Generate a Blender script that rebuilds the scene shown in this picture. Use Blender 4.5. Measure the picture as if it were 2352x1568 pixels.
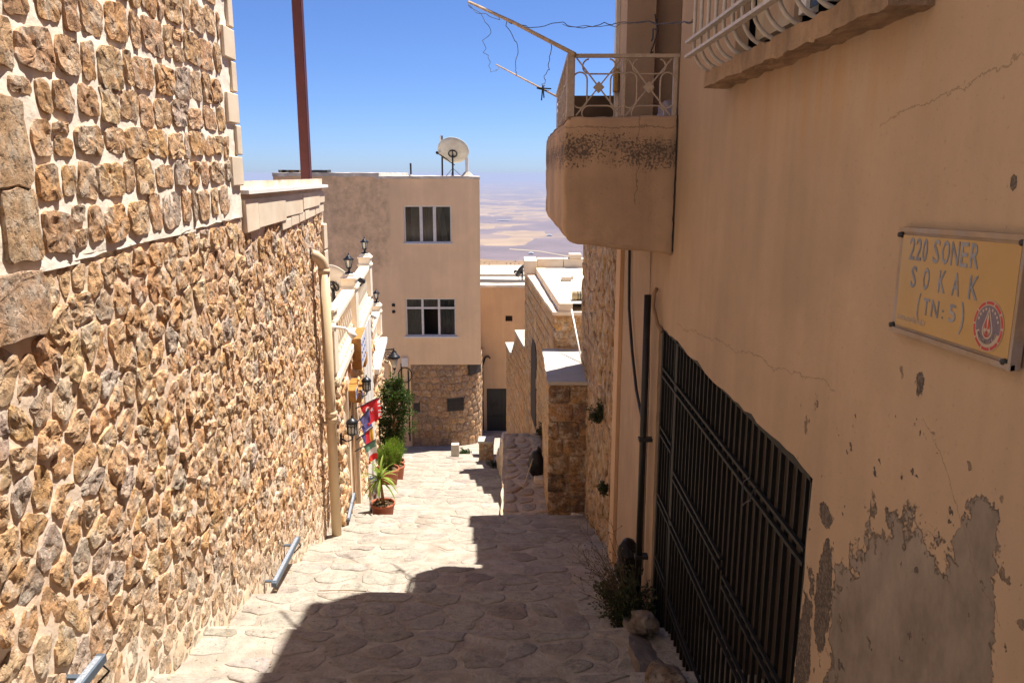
import bpy, bmesh, math, random
import numpy as np
from mathutils import Vector, Matrix, noise
from mathutils.geometry import tessellate_polygon
random.seed(7)
for o in list(bpy.data.objects):
    bpy.data.objects.remove(o)
scene = bpy.context.scene
COL = scene.collection
# ------------------------------------------------------------------ camera
PITCH = math.radians(11.9)
cam_d = bpy.data.cameras.new('camera')
cam_d.sensor_width = 36.0
cam_d.lens = 28.0
cam_d.clip_start = 0.05
cam_d.clip_end = 120000.0
cam = bpy.data.objects.new('camera', cam_d)
cam.location = (0, 0, 0)
cam.rotation_euler = (math.pi / 2 - PITCH, 0, 0)
COL.objects.link(cam)
scene.camera = cam
# ------------------------------------------------------------------ sky and sun
SUN = Vector((0.31, 0.267, 1.0)).normalized()          # direction towards the sun
SUN_EL = math.asin(SUN.z)
SUN_AZ = math.atan2(SUN.x, SUN.y)
world = bpy.data.worlds.new('World')
scene.world = world
world.use_nodes = True
wn = world.node_tree
wn.nodes.clear()
w_out = wn.nodes.new('ShaderNodeOutputWorld')
w_bg = wn.nodes.new('ShaderNodeBackground')
w_sky = wn.nodes.new('ShaderNodeTexSky')
w_sky.sky_type = 'NISHITA'
w_sky.sun_disc = False
w_sky.sun_elevation = SUN_EL
w_sky.sun_rotation = SUN_AZ
w_sky.altitude = 2000
w_sky.air_density = 0.85
w_sky.dust_density = 1.8
w_sky.ozone_density = 10.0
w_bg.inputs['Strength'].default_value = 0.058
w_tint = wn.nodes.new('ShaderNodeMix'); w_tint.data_type = 'RGBA'; w_tint.blend_type = 'MULTIPLY'
w_tint.inputs[0].default_value = 1.0; w_tint.inputs[7].default_value = (0.97, 1.0, 1.16, 1)
wn.links.new(w_sky.outputs[0], w_tint.inputs[6])
wn.links.new(w_tint.outputs[2], w_bg.inputs[0])
wn.links.new(w_bg.outputs[0], w_out.inputs[0])
sun_d = bpy.data.lights.new('sun', 'SUN')
sun_d.energy = 5.0
sun_d.angle = math.radians(0.53)
sun_d.color = (1.0, 0.935, 0.845)
sun = bpy.data.objects.new('sun', sun_d)
sun.rotation_euler = (-SUN).to_track_quat('-Z', 'Y').to_euler()
sun.location = (20, 20, 60)
COL.objects.link(sun)
scene.view_settings.view_transform = 'Standard'
scene.view_settings.look = 'None'
scene.view_settings.gamma = 1.0
scene.view_settings.exposure = 1.22
scene.view_settings.use_curve_mapping = False
scene.render.engine = 'CYCLES'
scene.cycles.use_denoising = True
scene.cycles.max_bounces = 8
scene.cycles.diffuse_bounces = 5
scene.cycles.volume_bounces = 1

# ------------------------------------------------------------------ pixels of the 2352 px wide picture -> points
FPX = 28.0 / 36.0 * 2352
CP, SP = math.cos(PITCH), math.sin(PITCH)
def ray(u, v):
    r = (u - 1176) / FPX; q = (784 - v) / FPX
    return (r, CP + SP * q, -SP + CP * q)
def atY(u, v, Y):
    d = ray(u, v); k = Y / d[1]
    return (d[0] * k, Y, d[2] * k)
def atZ(u, v, Z):
    d = ray(u, v); k = Z / d[2]
    return (d[0] * k, d[1] * k, Z)

# ------------------------------------------------------------------ object helpers
def tag(o, label=None, cat=None, group=None, kind=None):
    if label: o['label'] = label
    if cat: o['category'] = cat
    if group: o['group'] = group
    if kind: o['kind'] = kind
    return o
def wloc(o):
    v = Vector(o.location)
    while o.parent is not None:
        o = o.parent; v = v + Vector(o.location)
    return v
def thing(name, loc, label, cat, group=None):
    o = bpy.data.objects.new(name, None)
    o.empty_display_size = 0.1
    o.location = loc
    COL.objects.link(o)
    return tag(o, label, cat, group)
def make(name, verts, faces, mats, parent=None, smooth=False, midx=None, cols=None, origin=None):
    """One mesh object; verts are world coordinates, the origin goes to the middle of its base."""
    V = np.asarray(verts, dtype=float).reshape(-1, 3)
    if origin is None:
        lo, hi = V.min(0), V.max(0)
        origin = ((lo[0] + hi[0]) / 2, (lo[1] + hi[1]) / 2, lo[2])
    me = bpy.data.meshes.new(name)
    me.from_pydata((V - np.array(origin)).tolist(), [], [tuple(int(i) for i in f) for f in faces])
    if not isinstance(mats, (list, tuple)): mats = [mats]
    for m in mats: me.materials.append(m)
    if midx is not None: me.polygons.foreach_set('material_index', np.asarray(midx, dtype=np.int32))
    if smooth: me.polygons.foreach_set('use_smooth', np.ones(len(me.polygons), dtype=bool))
    if cols is not None:
        a = me.attributes.new('tint', 'FLOAT_COLOR', 'POINT')
        c = np.ones((len(V), 4)); c[:, :3] = np.asarray(cols)
        a.data.foreach_set('color', c.ravel())
    me.update()
    o = bpy.data.objects.new(name, me)
    COL.objects.link(o)
    off = Vector(origin)
    if parent is not None:
        o.parent = parent; off = off - wloc(parent)
    o.location = off
    return o
def copy_tree(o, parent=None, loc=None, rotz=None, scale=None):
    c = o.copy(); COL.objects.link(c)
    if parent is not None: c.parent = parent
    if loc is not None: c.location = loc
    if rotz is not None: c.rotation_euler = (0, 0, rotz)
    if scale is not None: c.scale = (scale,) * 3
    for ch in list(o.children):
        copy_tree(ch, c)
    return c

class MB:
    """collects shapes for one mesh"""
    def __init__(s): s.v = []; s.f = []; s.m = []
    def add(s, v, f, m=0):
        b = len(s.v); s.v += [tuple(map(float, p)) for p in v]
        s.f += [tuple(int(i) + b for i in q) for q in f]; s.m += [m] * len(f); return s
    def box(s, x0, x1, y0, y1, z0, z1, m=0):
        v = [(x, y, z) for z in (z0, z1) for y in (y0, y1) for x in (x0, x1)]
        return s.add(v, [(0, 2, 3, 1), (4, 5, 7, 6), (0, 1, 5, 4), (2, 6, 7, 3), (0, 4, 6, 2), (1, 3, 7, 5)], m)
    def beam(s, a, b, w, h=None, up=(0, 0, 1), m=0):
        h = h or w
        a, b = Vector(a), Vector(b); d = (b - a).normalized(); u = Vector(up)
        x = d.cross(u)
        if x.length < 1e-4: x = d.cross(Vector((1, 0, 0)))
        x.normalize(); y = x.cross(d).normalized()
        v = []
        for p in (a, b):
            for i, j in ((-1, -1), (1, -1), (1, 1), (-1, 1)): v.append(p + x * (i * w / 2) + y * (j * h / 2))
        return s.add(v, [(0, 1, 2, 3), (7, 6, 5, 4), (0, 4, 5, 1), (1, 5, 6, 2), (2, 6, 7, 3), (3, 7, 4, 0)], m)
    def tube(s, pts, r, n=8, m=0, caps=True):
        pts = [Vector(p) for p in pts]; rr = r if isinstance(r, (list, tuple)) else [r] * len(pts)
        V = []; F = []; px = None
        for i, p in enumerate(pts):
            d = (pts[min(i + 1, len(pts) - 1)] - pts[max(i - 1, 0)])
            d = d.normalized() if d.length > 1e-9 else Vector((0, 0, 1))
            if px is None:
                px = d.cross(Vector((0, 0, 1)))
                if px.length < 1e-3: px = d.cross(Vector((1, 0, 0)))
            px = (px - d * px.dot(d)).normalized(); py = d.cross(px)
            for k in range(n):
                a = 2 * math.pi * k / n
                V.append(p + px * (rr[i] * math.cos(a)) + py * (rr[i] * math.sin(a)))
        for i in range(len(pts) - 1):
            for k in range(n):
                k2 = (k + 1) % n
                F.append((i * n + k, i * n + k2, (i + 1) * n + k2, (i + 1) * n + k))
        if caps:
            F.append(tuple(range(n - 1, -1, -1))); F.append(tuple(range((len(pts) - 1) * n, len(pts) * n)))
        return s.add(V, F, m)
    def lathe(s, c, prof, n=16, m=0, sx=1.0, sy=1.0, rot=0.0, caps=True):
        V = []; F = []
        for r, z in prof:
            for k in range(n):
                a = rot + 2 * math.pi * k / n
                V.append((c[0] + sx * r * math.cos(a), c[1] + sy * r * math.sin(a), c[2] + z))
        for i in range(len(prof) - 1):
            for k in range(n):
                k2 = (k + 1) % n
                F.append((i * n + k, i * n + k2, (i + 1) * n + k2, (i + 1) * n + k))
        if caps:
            F.append(tuple(range(n - 1, -1, -1))); F.append(tuple(range((len(prof) - 1) * n, len(prof) * n)))
        return s.add(V, F, m)
    def prism(s, poly, frame, d0, d1, m=0):
        """poly in (s,t); frame(s,t,d) -> point"""
        n = len(poly)
        V = [frame(p[0], p[1], d0) for p in poly] + [frame(p[0], p[1], d1) for p in poly]
        tris = tessellate_polygon([[Vector((p[0], p[1], 0)) for p in poly]])
        F = [tuple(t[::-1]) for t in tris] + [tuple(i + n for i in t) for t in tris]
        F += [(i, (i + 1) % n, (i + 1) % n + n, i + n) for i in range(n)]
        return s.add(V, F, m)
    def build(s, name, mats, parent=None, smooth=False, origin=None):
        return make(name, s.v, s.f, mats, parent, smooth, s.m if isinstance(mats, (list, tuple)) and len(mats) > 1 else None, origin=origin)

def bevel(o, w=0.01, seg=2):
    me = o.data; bm = bmesh.new(); bm.from_mesh(me)
    bmesh.ops.remove_doubles(bm, verts=bm.verts, dist=1e-5)
    bmesh.ops.recalc_face_normals(bm, faces=bm.faces)
    bmesh.ops.bevel(bm, geom=[e for e in bm.edges if len(e.link_faces) == 2 and e.calc_face_angle(0) > 0.5], offset=w, segments=seg, affect='EDGES', profile=0.5)
    bm.to_mesh(me); bm.free(); me.update()
    return o
def roughen(o, cuts_len=0.08, amp=0.01, freq=3.0, seed=0.0):
    """subdivide long edges and push vertices by noise so that a built edge is not ruler-straight"""
    me = o.data; bm = bmesh.new(); bm.from_mesh(me)
    bmesh.ops.triangulate(bm, faces=bm.faces)
    for _ in range(6):
        es = [e for e in bm.edges if e.calc_length() > cuts_len]
        if not es or len(bm.verts) > 20000: break
        bmesh.ops.subdivide_edges(bm, edges=es, cuts=1)
        bmesh.ops.triangulate(bm, faces=[f for f in bm.faces if len(f.verts) > 3])
    off = wloc(o)
    for v in bm.verts:
        p = (v.co + off) * freq + Vector((seed, seed * 2.1, -seed))
        v.co += noise.noise_vector(p) * amp + noise.noise_vector(p * 3.7) * amp * 0.4
    bm.normal_update(); bm.to_mesh(me); bm.free(); me.update()
    return o

# ------------------------------------------------------------------ materials
class N:
    def __init__(s, name):
        s.mat = bpy.data.materials.new(name); s.mat.use_nodes = True
        s.nt = s.mat.node_tree; s.b = s.nt.nodes['Principled BSDF']; s.out = s.nt.nodes['Material Output']
        s.b.inputs['Specular IOR Level'].default_value = 0.25
        s._pos = None
    def n(s, t, **kw):
        x = s.nt.nodes.new(t)
        for k, v in kw.items(): setattr(x, k, v)
        return x
    def link(s, a, b): s.nt.links.new(a, b)
    @property
    def pos(s):
        if s._pos is None: s._pos = s.n('ShaderNodeNewGeometry').outputs['Position']
        return s._pos
    def mapped(s, scale=(1, 1, 1), loc=(0, 0, 0), rot=(0, 0, 0)):
        m = s.n('ShaderNodeMapping'); s.link(s.pos, m.inputs[0])
        m.inputs['Scale'].default_value = scale; m.inputs['Location'].default_value = loc; m.inputs['Rotation'].default_value = rot
        return m.outputs[0]
    def noise(s, scale, detail=4, rough=0.55, vec=None, dist=0.0):
        x = s.n('ShaderNodeTexNoise'); s.link(vec or s.pos, x.inputs['Vector'])
        x.inputs['Scale'].default_value = scale; x.inputs['Detail'].default_value = detail
        x.inputs['Roughness'].default_value = rough; x.inputs['Distortion'].default_value = dist
        return x.outputs[0]
    def voro(s, scale, feature='F1', vec=None, out=0):
        x = s.n('ShaderNodeTexVoronoi', feature=feature); s.link(vec or s.pos, x.inputs['Vector'])
        x.inputs['Scale'].default_value = scale
        return x.outputs[out]
    def ramp(s, fac, stops):
        x = s.n('ShaderNodeValToRGB'); s.link(fac, x.inputs[0])
        el = x.color_ramp.elements
        while len(el) < len(stops): el.new(0.5)
        for e, (p, c) in zip(el, stops):
            e.position = p
            e.color = (c, c, c, 1) if isinstance(c, (int, float)) else (*c, 1)
        return x.outputs[0]
    def mix(s, fac, a, b, mode='MIX'):
        x = s.n('ShaderNodeMix', data_type='RGBA', blend_type=mode)
        for sock, val in ((x.inputs[0], fac), (x.inputs[6], a), (x.inputs[7], b)):
            if isinstance(val, (int, float)): sock.default_value = val
            elif isinstance(val, (tuple, list)): sock.default_value = (*val, 1)
            else: s.link(val, sock)
        return x.outputs[2]
    def math(s, op, a, b=0.0, clamp=False):
        x = s.n('ShaderNodeMath', operation=op, use_clamp=clamp)
        for sock, val in ((x.inputs[0], a), (x.inputs[1], b)):
            if isinstance(val, (int, float)): sock.default_value = val
            else: s.link(val, sock)
        return x.outputs[0]
    def sep(s):
        x = s.n('ShaderNodeSeparateXYZ'); s.link(s.pos, x.inputs[0]); return x.outputs
    def color(s, c):
        if isinstance(c, (tuple, list)): s.b.inputs['Base Color'].default_value = (*c, 1)
        else: s.link(c, s.b.inputs['Base Color'])
    def bump(s, h, strength=0.5, dist=0.01, prev=None):
        x = s.n('ShaderNodeBump'); x.inputs['Strength'].default_value = strength; x.inputs['Distance'].default_value = dist
        s.link(h, x.inputs['Height'])
        if prev is not None: s.link(prev, x.inputs['Normal'])
        s.link(x.outputs[0], s.b.inputs['Normal']); return x.outputs[0]
    def rough(s, r): s.b.inputs['Roughness'].default_value = r; return s

def m_stone(name, mul=1.0, ochre=(0.66, 0.37, 0.17)):
    m = N(name).rough(0.95)
    a = m.n('ShaderNodeAttribute', attribute_name='tint').outputs['Color']
    c = m.mix(m.ramp(m.noise(6, 6, 0.65), [(0.46, 0.0), (0.62, 0.55)]), a, ochre)
    c = m.mix(m.ramp(m.noise(9, 5, 0.6, vec=m.mapped(loc=(7, 3, 1))), [(0.48, 0.0), (0.64, 0.6)]), c, (0.80 * mul, 0.70 * mul, 0.57 * mul))
    c = m.mix(1.0, c, m.ramp(m.noise(14, 8, 0.65), [(0.28, 0.55), (0.5, 1.0), (0.72, 1.4)]), 'MULTIPLY')
    pit = m.ramp(m.noise(33, 4, 0.6, vec=m.mapped(loc=(3, 3, 3))), [(0.34, 0.5), (0.44, 1.0)])
    c = m.mix(1.0, c, pit, 'MULTIPLY')
    m.color(c)
    h = m.math('ADD', m.noise(42, 10, 0.8), m.math('MULTIPLY', m.voro(17, vec=m.mapped(rot=(0.4, 0.3, 0.7))), 0.55))
    h = m.math('ADD', h, m.math('MULTIPLY', m.ramp(m.noise(33, 4, 0.6, vec=m.mapped(loc=(3, 3, 3))), [(0.36, 0.0), (0.46, 1.0)]), 0.35))
    m.bump(h, 1.0, 0.028)
    return m.mat
def m_rough(name, col, var=0.25, scale=2.5, bstr=0.4, bscale=30, bdist=0.01, rough=0.92, tint=None, tfac=0.3, streak=0.0):
    m = N(name).rough(rough)
    c = m.mix(1.0, col, m.ramp(m.noise(scale, 6, 0.6), [(0.3, 1 - var), (0.7, 1 + var)]), 'MULTIPLY')
    if tint: c = m.mix(m.ramp(m.noise(scale * 0.6, 5, 0.6, vec=m.mapped(loc=(3, 9, 2))), [(0.45, 0.0), (0.7, tfac)]), c, tint)
    if streak:
        sv = m.noise(1.0, 5, 0.6, vec=m.mapped(scale=(9, 9, 0.6)))
        c = m.mix(1.0, c, m.ramp(sv, [(0.35, 1 - streak), (0.6, 1.0)]), 'MULTIPLY')
    m.color(c)
    if bstr: m.bump(m.noise(bscale, 8, 0.65), bstr, bdist)
    return m.mat
def m_plain(name, col, rough=0.5, metal=0.0, spec=0.4, var=0.12, scale=12, bstr=0.0):
    m = N(name).rough(rough)
    m.b.inputs['Metallic'].default_value = metal; m.b.inputs['Specular IOR Level'].default_value = spec
    m.color(m.mix(1.0, col, m.ramp(m.noise(scale, 4, 0.6), [(0.3, 1 - var), (0.7, 1 + var)]), 'MULTIPLY'))
    if bstr: m.bump(m.noise(scale * 4, 4), bstr, 0.004)
    return m.mat
M = {}
M['stone'] = m_stone('rubble_stone')
M['stone_dark'] = m_stone('dark_rubble_stone', 0.55, (0.40, 0.23, 0.10))  # darker copy of the rubble stone for base stones, roof slab and rocks
M['mortar_up'] = m_rough('pale_mortar', (0.88, 0.80, 0.68), 0.09, 4, 0.45, 22, 0.012, tint=(0.74, 0.58, 0.43), tfac=0.4)
M['mortar_low'] = m_rough('tan_mortar', (0.76, 0.57, 0.41), 0.12, 4, 0.5, 22, 0.014, tint=(0.84, 0.75, 0.64), tfac=0.8)
M['quoin'] = m_rough('dressed_limestone', (0.74, 0.62, 0.47), 0.12, 3, 0.35, 40, 0.006, tint=(0.66, 0.48, 0.32), tfac=0.5)
M['marble'] = m_rough('white_coping_stone', (0.82, 0.79, 0.74), 0.06, 3, 0.15, 50, 0.003, rough=0.6)
M['rail_stone'] = m_rough('cream_cast_stone', (0.80, 0.70, 0.54), 0.06, 5, 0.2, 60, 0.003, rough=0.8)

def clip(poly, px, py, nx, ny):
    out = []
    n = len(poly)
    for i in range(n):
        a = poly[i]; b = poly[(i + 1) % n]
        da = (a[0] - px) * nx + (a[1] - py) * ny; db = (b[0] - px) * nx + (b[1] - py) * ny
        if da <= 0: out.append(a)
        if da * db < 0:
            t = da / (da - db); out.append((a[0] + (b[0] - a[0]) * t, a[1] + (b[1] - a[1]) * t))
    return out
def cells(seeds, bounds, R):
    """Voronoi cells of the seeds inside a rectangle"""
    s0, s1, t0, t1 = bounds
    S = np.array(seeds); out = []
    for i, (x, y) in enumerate(seeds):
        poly = [(max(s0, x - R), max(t0, y - R)), (min(s1, x + R), max(t0, y - R)), (min(s1, x + R), min(t1, y + R)), (max(s0, x - R), min(t1, y + R))]
        d = np.hypot(S[:, 0] - x, S[:, 1] - y)
        for j in np.argsort(d)[1:18]:
            if d[j] > 2 * R: break
            dx, dy = S[j] - (x, y)
            poly = clip(poly, x + dx / 2, y + dy / 2, dx, dy)
            if len(poly) < 3: break
        out.append(poly)
    return out
def area(p):
    return 0.5 * sum(p[i][0] * p[(i + 1) % len(p)][1] - p[(i + 1) % len(p)][0] * p[i][1] for i in range(len(p)))
def inset(poly, d):
    out = list(poly); n = len(poly)
    for i in range(n):
        a = poly[i]; b = poly[(i + 1) % n]
        ex, ey = b[0] - a[0], b[1] - a[1]; L = math.hypot(ex, ey)
        if L < 1e-6: continue
        nx, ny = ey / L, -ex / L
        out = clip(out, a[0] - nx * d, a[1] - ny * d, nx, ny)
        if len(out) < 3: return []
    return out
def chaikin(p, k=2, q=0.25):
    for _ in range(k):
        o = []
        for i in range(len(p)):
            a = p[i]; b = p[(i + 1) % len(p)]
            o.append((a[0] * (1 - q) + b[0] * q, a[1] * (1 - q) + b[1] * q)); o.append((a[0] * q + b[0] * (1 - q), a[1] * q + b[1] * (1 - q)))
        p = o
    return p
def resample(p, n):
    P = np.array(p + [p[0]]); L = np.r_[0, np.cumsum(np.hypot(*np.diff(P, axis=0).T))]
    t = np.linspace(0, L[-1], n, endpoint=False)
    return np.c_[np.interp(t, L, P[:, 0]), np.interp(t, L, P[:, 1])]
def stone_mesh(poly, D, frame, segs=14, prof=None, wob=0.06, rough=0.35, freq=9.0, tilt=0.25, sink=0.03):
    prof = prof or [(1.0, 0.35), (0.93, 0.78), (0.74, 0.98), (0.42, 1.05)]
    P = resample(poly, segs); c = P.mean(0); rad = math.sqrt(abs(area(poly)) / math.pi)
    ph = random.uniform(0, 50)
    w = np.array([1 + wob * noise.noise((math.cos(a) * 1.6 + ph, math.sin(a) * 1.6, ph)) * 2 for a in np.linspace(0, 2 * math.pi, segs, endpoint=False)])
    P = c + (P - c) * w[:, None]
    ta, tb = random.uniform(-tilt, tilt), random.uniform(-tilt, tilt)
    V = [frame(p[0], p[1], -sink) for p in P]
    for k, h in prof:
        for p in P:
            q = c + (p - c) * k
            e = (q - c) / max(rad, 1e-3)
            x = Vector((q[0] * freq + ph, q[1] * freq, ph))
            z = D * (h + (ta * e[0] + tb * e[1]) * h) + D * rough * h * (noise.noise(x) * 1.2 + 0.6 * noise.noise(x * 2.7))
            j = noise.noise_vector(x * 1.9) * rad * 0.08
            V.append(frame(q[0] + j.x, q[1] + j.y, z))
    x = Vector((c[0] * freq + ph, c[1] * freq, ph))
    V.append(frame(c[0], c[1], D * 1.02 + D * rough * noise.noise(x)))
    F = []
    R = len(prof)
    for r in range(R):
        for k in range(segs):
            k2 = (k + 1) % segs
            F.append((r * segs + k, r * segs + k2, (r + 1) * segs + k2, (r + 1) * segs + k))
    top = (R + 1) * segs
    for k in range(segs): F.append((R * segs + k, R * segs + (k + 1) % segs, top))
    return V, F
def lay(parent, stones, mat, name='stone', limit=290, key=None, smooth=True, stuff='stone_mass'):
    """stones: list of (V, F, colour, size); the largest become parts, the rest one joined part"""
    stones = sorted(stones, key=lambda s: -s[3])
    for V, F, c, _ in stones[:limit]:
        make(name, V, F, mat, parent, smooth, cols=np.tile(c, (len(V), 1)))
    rest = stones[limit:]
    if rest:
        vs, fs, cs = [], [], []
        for V, F, c, _ in rest:
            b = len(vs); vs += V; fs += [tuple(i + b for i in f) for f in F]; cs += [c] * len(V)
        tag(make(stuff, vs, fs, mat, parent, smooth, cols=np.array(cs)), kind='stuff')
PAL = [(0.72, 0.45, 0.22), (0.76, 0.52, 0.29), (0.70, 0.44, 0.23), (0.57, 0.48, 0.38), (0.74, 0.48, 0.22), (0.79, 0.61, 0.41), (0.75, 0.50, 0.27), (0.66, 0.43, 0.25), (0.74, 0.53, 0.32), (0.78, 0.56, 0.33), (0.72, 0.44, 0.21), (0.74, 0.50, 0.28), (0.77, 0.55, 0.31), (0.70, 0.46, 0.26)]
PAL = [(r_, g_ * 0.92, b_ * 0.90) for r_, g_, b_ in PAL]
def pick(pal=PAL, j=0.12):
    c = random.choice(pal); f = 1 + random.uniform(-j, j)
    return tuple(min(0.85, x * f * (1 + random.uniform(-0.03, 0.03))) for x in c)
def row_seeds(s0, s1, t0, t1, rh, w0, w1, jit=0.25, rjit=0.15):
    out = []; t = t0
    while t < t1:
        h = rh * random.uniform(1 - rjit, 1 + rjit)
        s = s0 - random.uniform(0, w1)
        while s < s1:
            w = random.uniform(w0, w1)
            out.append((s + w / 2, t + h / 2 + random.uniform(-jit, jit) * h))
            s += w
        t += h
    return out
def rough_sheet(name, mat, parent, frame, s0, s1, t0, t1, ds, amp, freq=5.0, keep=None, lift=0.0):
    ns, nt_ = max(2, int((s1 - s0) / ds)), max(2, int((t1 - t0) / ds))
    V = []; F = []
    for j in range(nt_ + 1):
        for i in range(ns + 1):
            s = s0 + (s1 - s0) * i / ns; t = t0 + (t1 - t0) * j / nt_
            V.append(frame(s, t, lift + amp * (noise.noise((s * freq, t * freq, 3.3)) + 0.5 * noise.noise((s * freq * 3, t * freq * 3, 1.3)))))
    for j in range(nt_):
        for i in range(ns):
            if keep and not keep(s0 + (s1 - s0) * (i + .5) / ns, t0 + (t1 - t0) * (j + .5) / nt_): continue
            a = j * (ns + 1) + i
            F.append((a, a + 1, a + ns + 2, a + ns + 1))
    return make(name, V, F, mat, parent, True)

# ------------------------------------------------------------------ the stepped alley
LIPS = [-3.0, -1.6, -0.4, 0.7, 1.6, 2.5, 3.35, 4.2, 5.07, 6.05, 7.13, 8.2, 9.25, 10.35, 11.5, 12.7, 13.9, 15.1, 16.3, 17.5, 18.7, 19.9, 21.1, 22.4, 23.7]
def gline(y):
    if y < 24: return -1.72 - 0.29 * y
    return -8.68 - 0.05 * (y - 24)
def gz(x, y):
    k = 0
    while k + 1 < len(LIPS) and LIPS[k + 1] <= y: k += 1
    if y >= LIPS[-1]:
        z = gline(24) + 0.04 - 0.155 * (y - 24)
    else:
        a, b = LIPS[k], LIPS[k + 1]; m = (a + b) / 2
        z = gline(m) - 0.125 * (y - m) * (1 if y > 0 else 1)
    return z + 0.026 * noise.noise((x * 0.9, y * 0.9, 0)) + 0.014 * noise.noise((x * 3.1, y * 3.1, 5))
M['pave_mortar'] = m_rough('gritty_lime_mortar', (0.362, 0.316, 0.26), 0.22, 6.0, 1.0, 22, 0.025, tint=(0.20, 0.15, 0.11), tfac=0.55)
def m_flag():
    m = N('worn_paving_stone').rough(0.85)
    a = m.n('ShaderNodeAttribute', attribute_name='tint').outputs['Color']
    c = m.mix(1.0, a, m.ramp(m.noise(4, 6, 0.6), [(0.3, 0.82), (0.7, 1.15)]), 'MULTIPLY')
    c = m.mix(m.ramp(m.noise(2.3, 5, 0.65, vec=m.mapped(loc=(4, 1, 0))), [(0.44, 0.0), (0.62, 0.85)]), c, (0.355, 0.318, 0.26))
    c = m.mix(1.0, c, m.ramp(m.noise(30, 8, 0.75), [(0.33, 0.5), (0.45, 0.95), (0.7, 1.15)]), 'MULTIPLY')
    c = m.mix(1.0, c, m.ramp(m.noise(9, 6, 0.7, vec=m.mapped(loc=(1, 7, 2))), [(0.32, 0.68), (0.5, 1.0)]), 'MULTIPLY')
    m.color(c); m.bump(m.math('ADD', m.noise(14, 9, 0.72), m.math('MULTIPLY', m.voro(60), 0.15)), 0.9, 0.022)
    return m.mat
M['flag'] = m_flag()
alley = tag(thing('alley_steps', (0, 8, gline(8)), 'pale stone stepped alley running down between the walls', 'alley'), kind='structure')
del alley['category']
ys = []
for i, a in enumerate(LIPS):
    b = LIPS[i + 1] if i + 1 < len(LIPS) else 31.0
    st = 0.09 if 1.5 < a < 14 else 0.3
    n = max(2, int((b - a) / st))
    w = 0.035 if i else 0.0
    ys += [a + w] + [a + w + (b - a - 2 * 0.035) * k / n for k in range(1, n)] + [b - 0.035]
xs = list(np.arange(-9, -3.2, 0.6)) + list(np.arange(-3.2, 1.6, 0.09)) + list(np.arange(1.6, 9, 0.8))
V = []; F = []
for y in ys:
    for x in xs:
        wob = 0.03 * noise.noise((x * 1.3, y, 2))
        V.append((x, y + wob, gz(x, y)))
nx = len(xs)
for j in range(len(ys) - 1):
    for i in range(nx - 1):
        a = j * nx + i; F.append((a, a + 1, a + nx + 1, a + nx))
make('paving_bed', V, F, M['pave_mortar'], alley, False)
FPAL = [(0.30, 0.26, 0.215), (0.275, 0.238, 0.20), (0.335, 0.295, 0.245), (0.32, 0.288, 0.25), (0.28, 0.238, 0.195), (0.35, 0.313, 0.262)]
stones = []
fr_ground = lambda x, y, d: (x, y + 0.03 * noise.noise((x * 1.3, y, 2)), gz(x, y) + d)
for i in range(len(LIPS) - 1):
    a, b = LIPS[i], LIPS[i + 1]
    if b < 2.2 or a > 22: continue
    x0, x1 = (-2.5, 1.25) if a < 10 else (-3.6 if a > 13 else -2.9, -0.05)
    sz = 0.255 if a < 10 else 0.36
    seeds = []
    rows = max(2, round((b - a) / (sz * 0.95)))
    for r in range(rows):
        x = x0 + random.uniform(0, sz); nose = r == rows - 1
        while x < x1:
            seeds.append((x, a + (b - a) * (r + 0.5 + (0.10 if nose else random.uniform(-0.28, 0.28))) / rows)); x += sz * (random.uniform(1.1, 2.2) if nose else random.uniform(0.6, 1.8))
    for p in cells(seeds, (x0, x1, a + 0.05, b - 0.05), 0.6):
        if len(p) < 3: continue
        p = inset(p, random.uniform(0.008, 0.030))
        if len(p) < 3 or area(p) < 0.008: continue
        if random.random() < 0.14: continue
        p = chaikin(p, 2, 0.17)
        D = random.uniform(0.002, 0.007)
        if np.mean(p, axis=0)[1] > b - (b - a) / rows * 0.75: D = random.uniform(0.005, 0.009)
        Vs, Fs = stone_mesh(p, D, fr_ground, 16, [(1.0, 0.45), (0.94, 0.95), (0.5, 1.0)], 0.18, 0.5, 5, 0.35, 0.02)
        c = np.mean(p, axis=0)
        stones.append((Vs, Fs, pick(FPAL), area(p) / max(1.0, c[1]) ** 2.2))
lay(alley, stones, M['flag'], 'flagstone', 290, stuff='flagstone_mass')
# ------------------------------------------------------------------ rubble walls beside the alley on the sunny side
LW = lambda y: -1.94 - 0.0325 * y
nrm = Vector((1, 0.0325, 0)).normalized()
fr_up = lambda s, t, d: (LW(s) + nrm.x * d, s + nrm.y * d, t)
fr_lo = lambda s, t, d: (LW(s) - 0.014 + nrm.x * d, s + nrm.y * d, t)
JOINT = lambda y: -0.409 + 0.0257 * (y - 3.445)
CORNER = 6.45; WEND = 9.65
house = thing('stone_house', (-4.5, 3.5, -0.4), 'tall rubble stone house with smooth pale corner blocks above the alley', 'house')
lowwall = thing('rubble_wall', (-2.1, 5.5, gline(5.5)), 'long sunlit rubble stone wall under the stone house, meeting the alley steps', 'wall')
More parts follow.
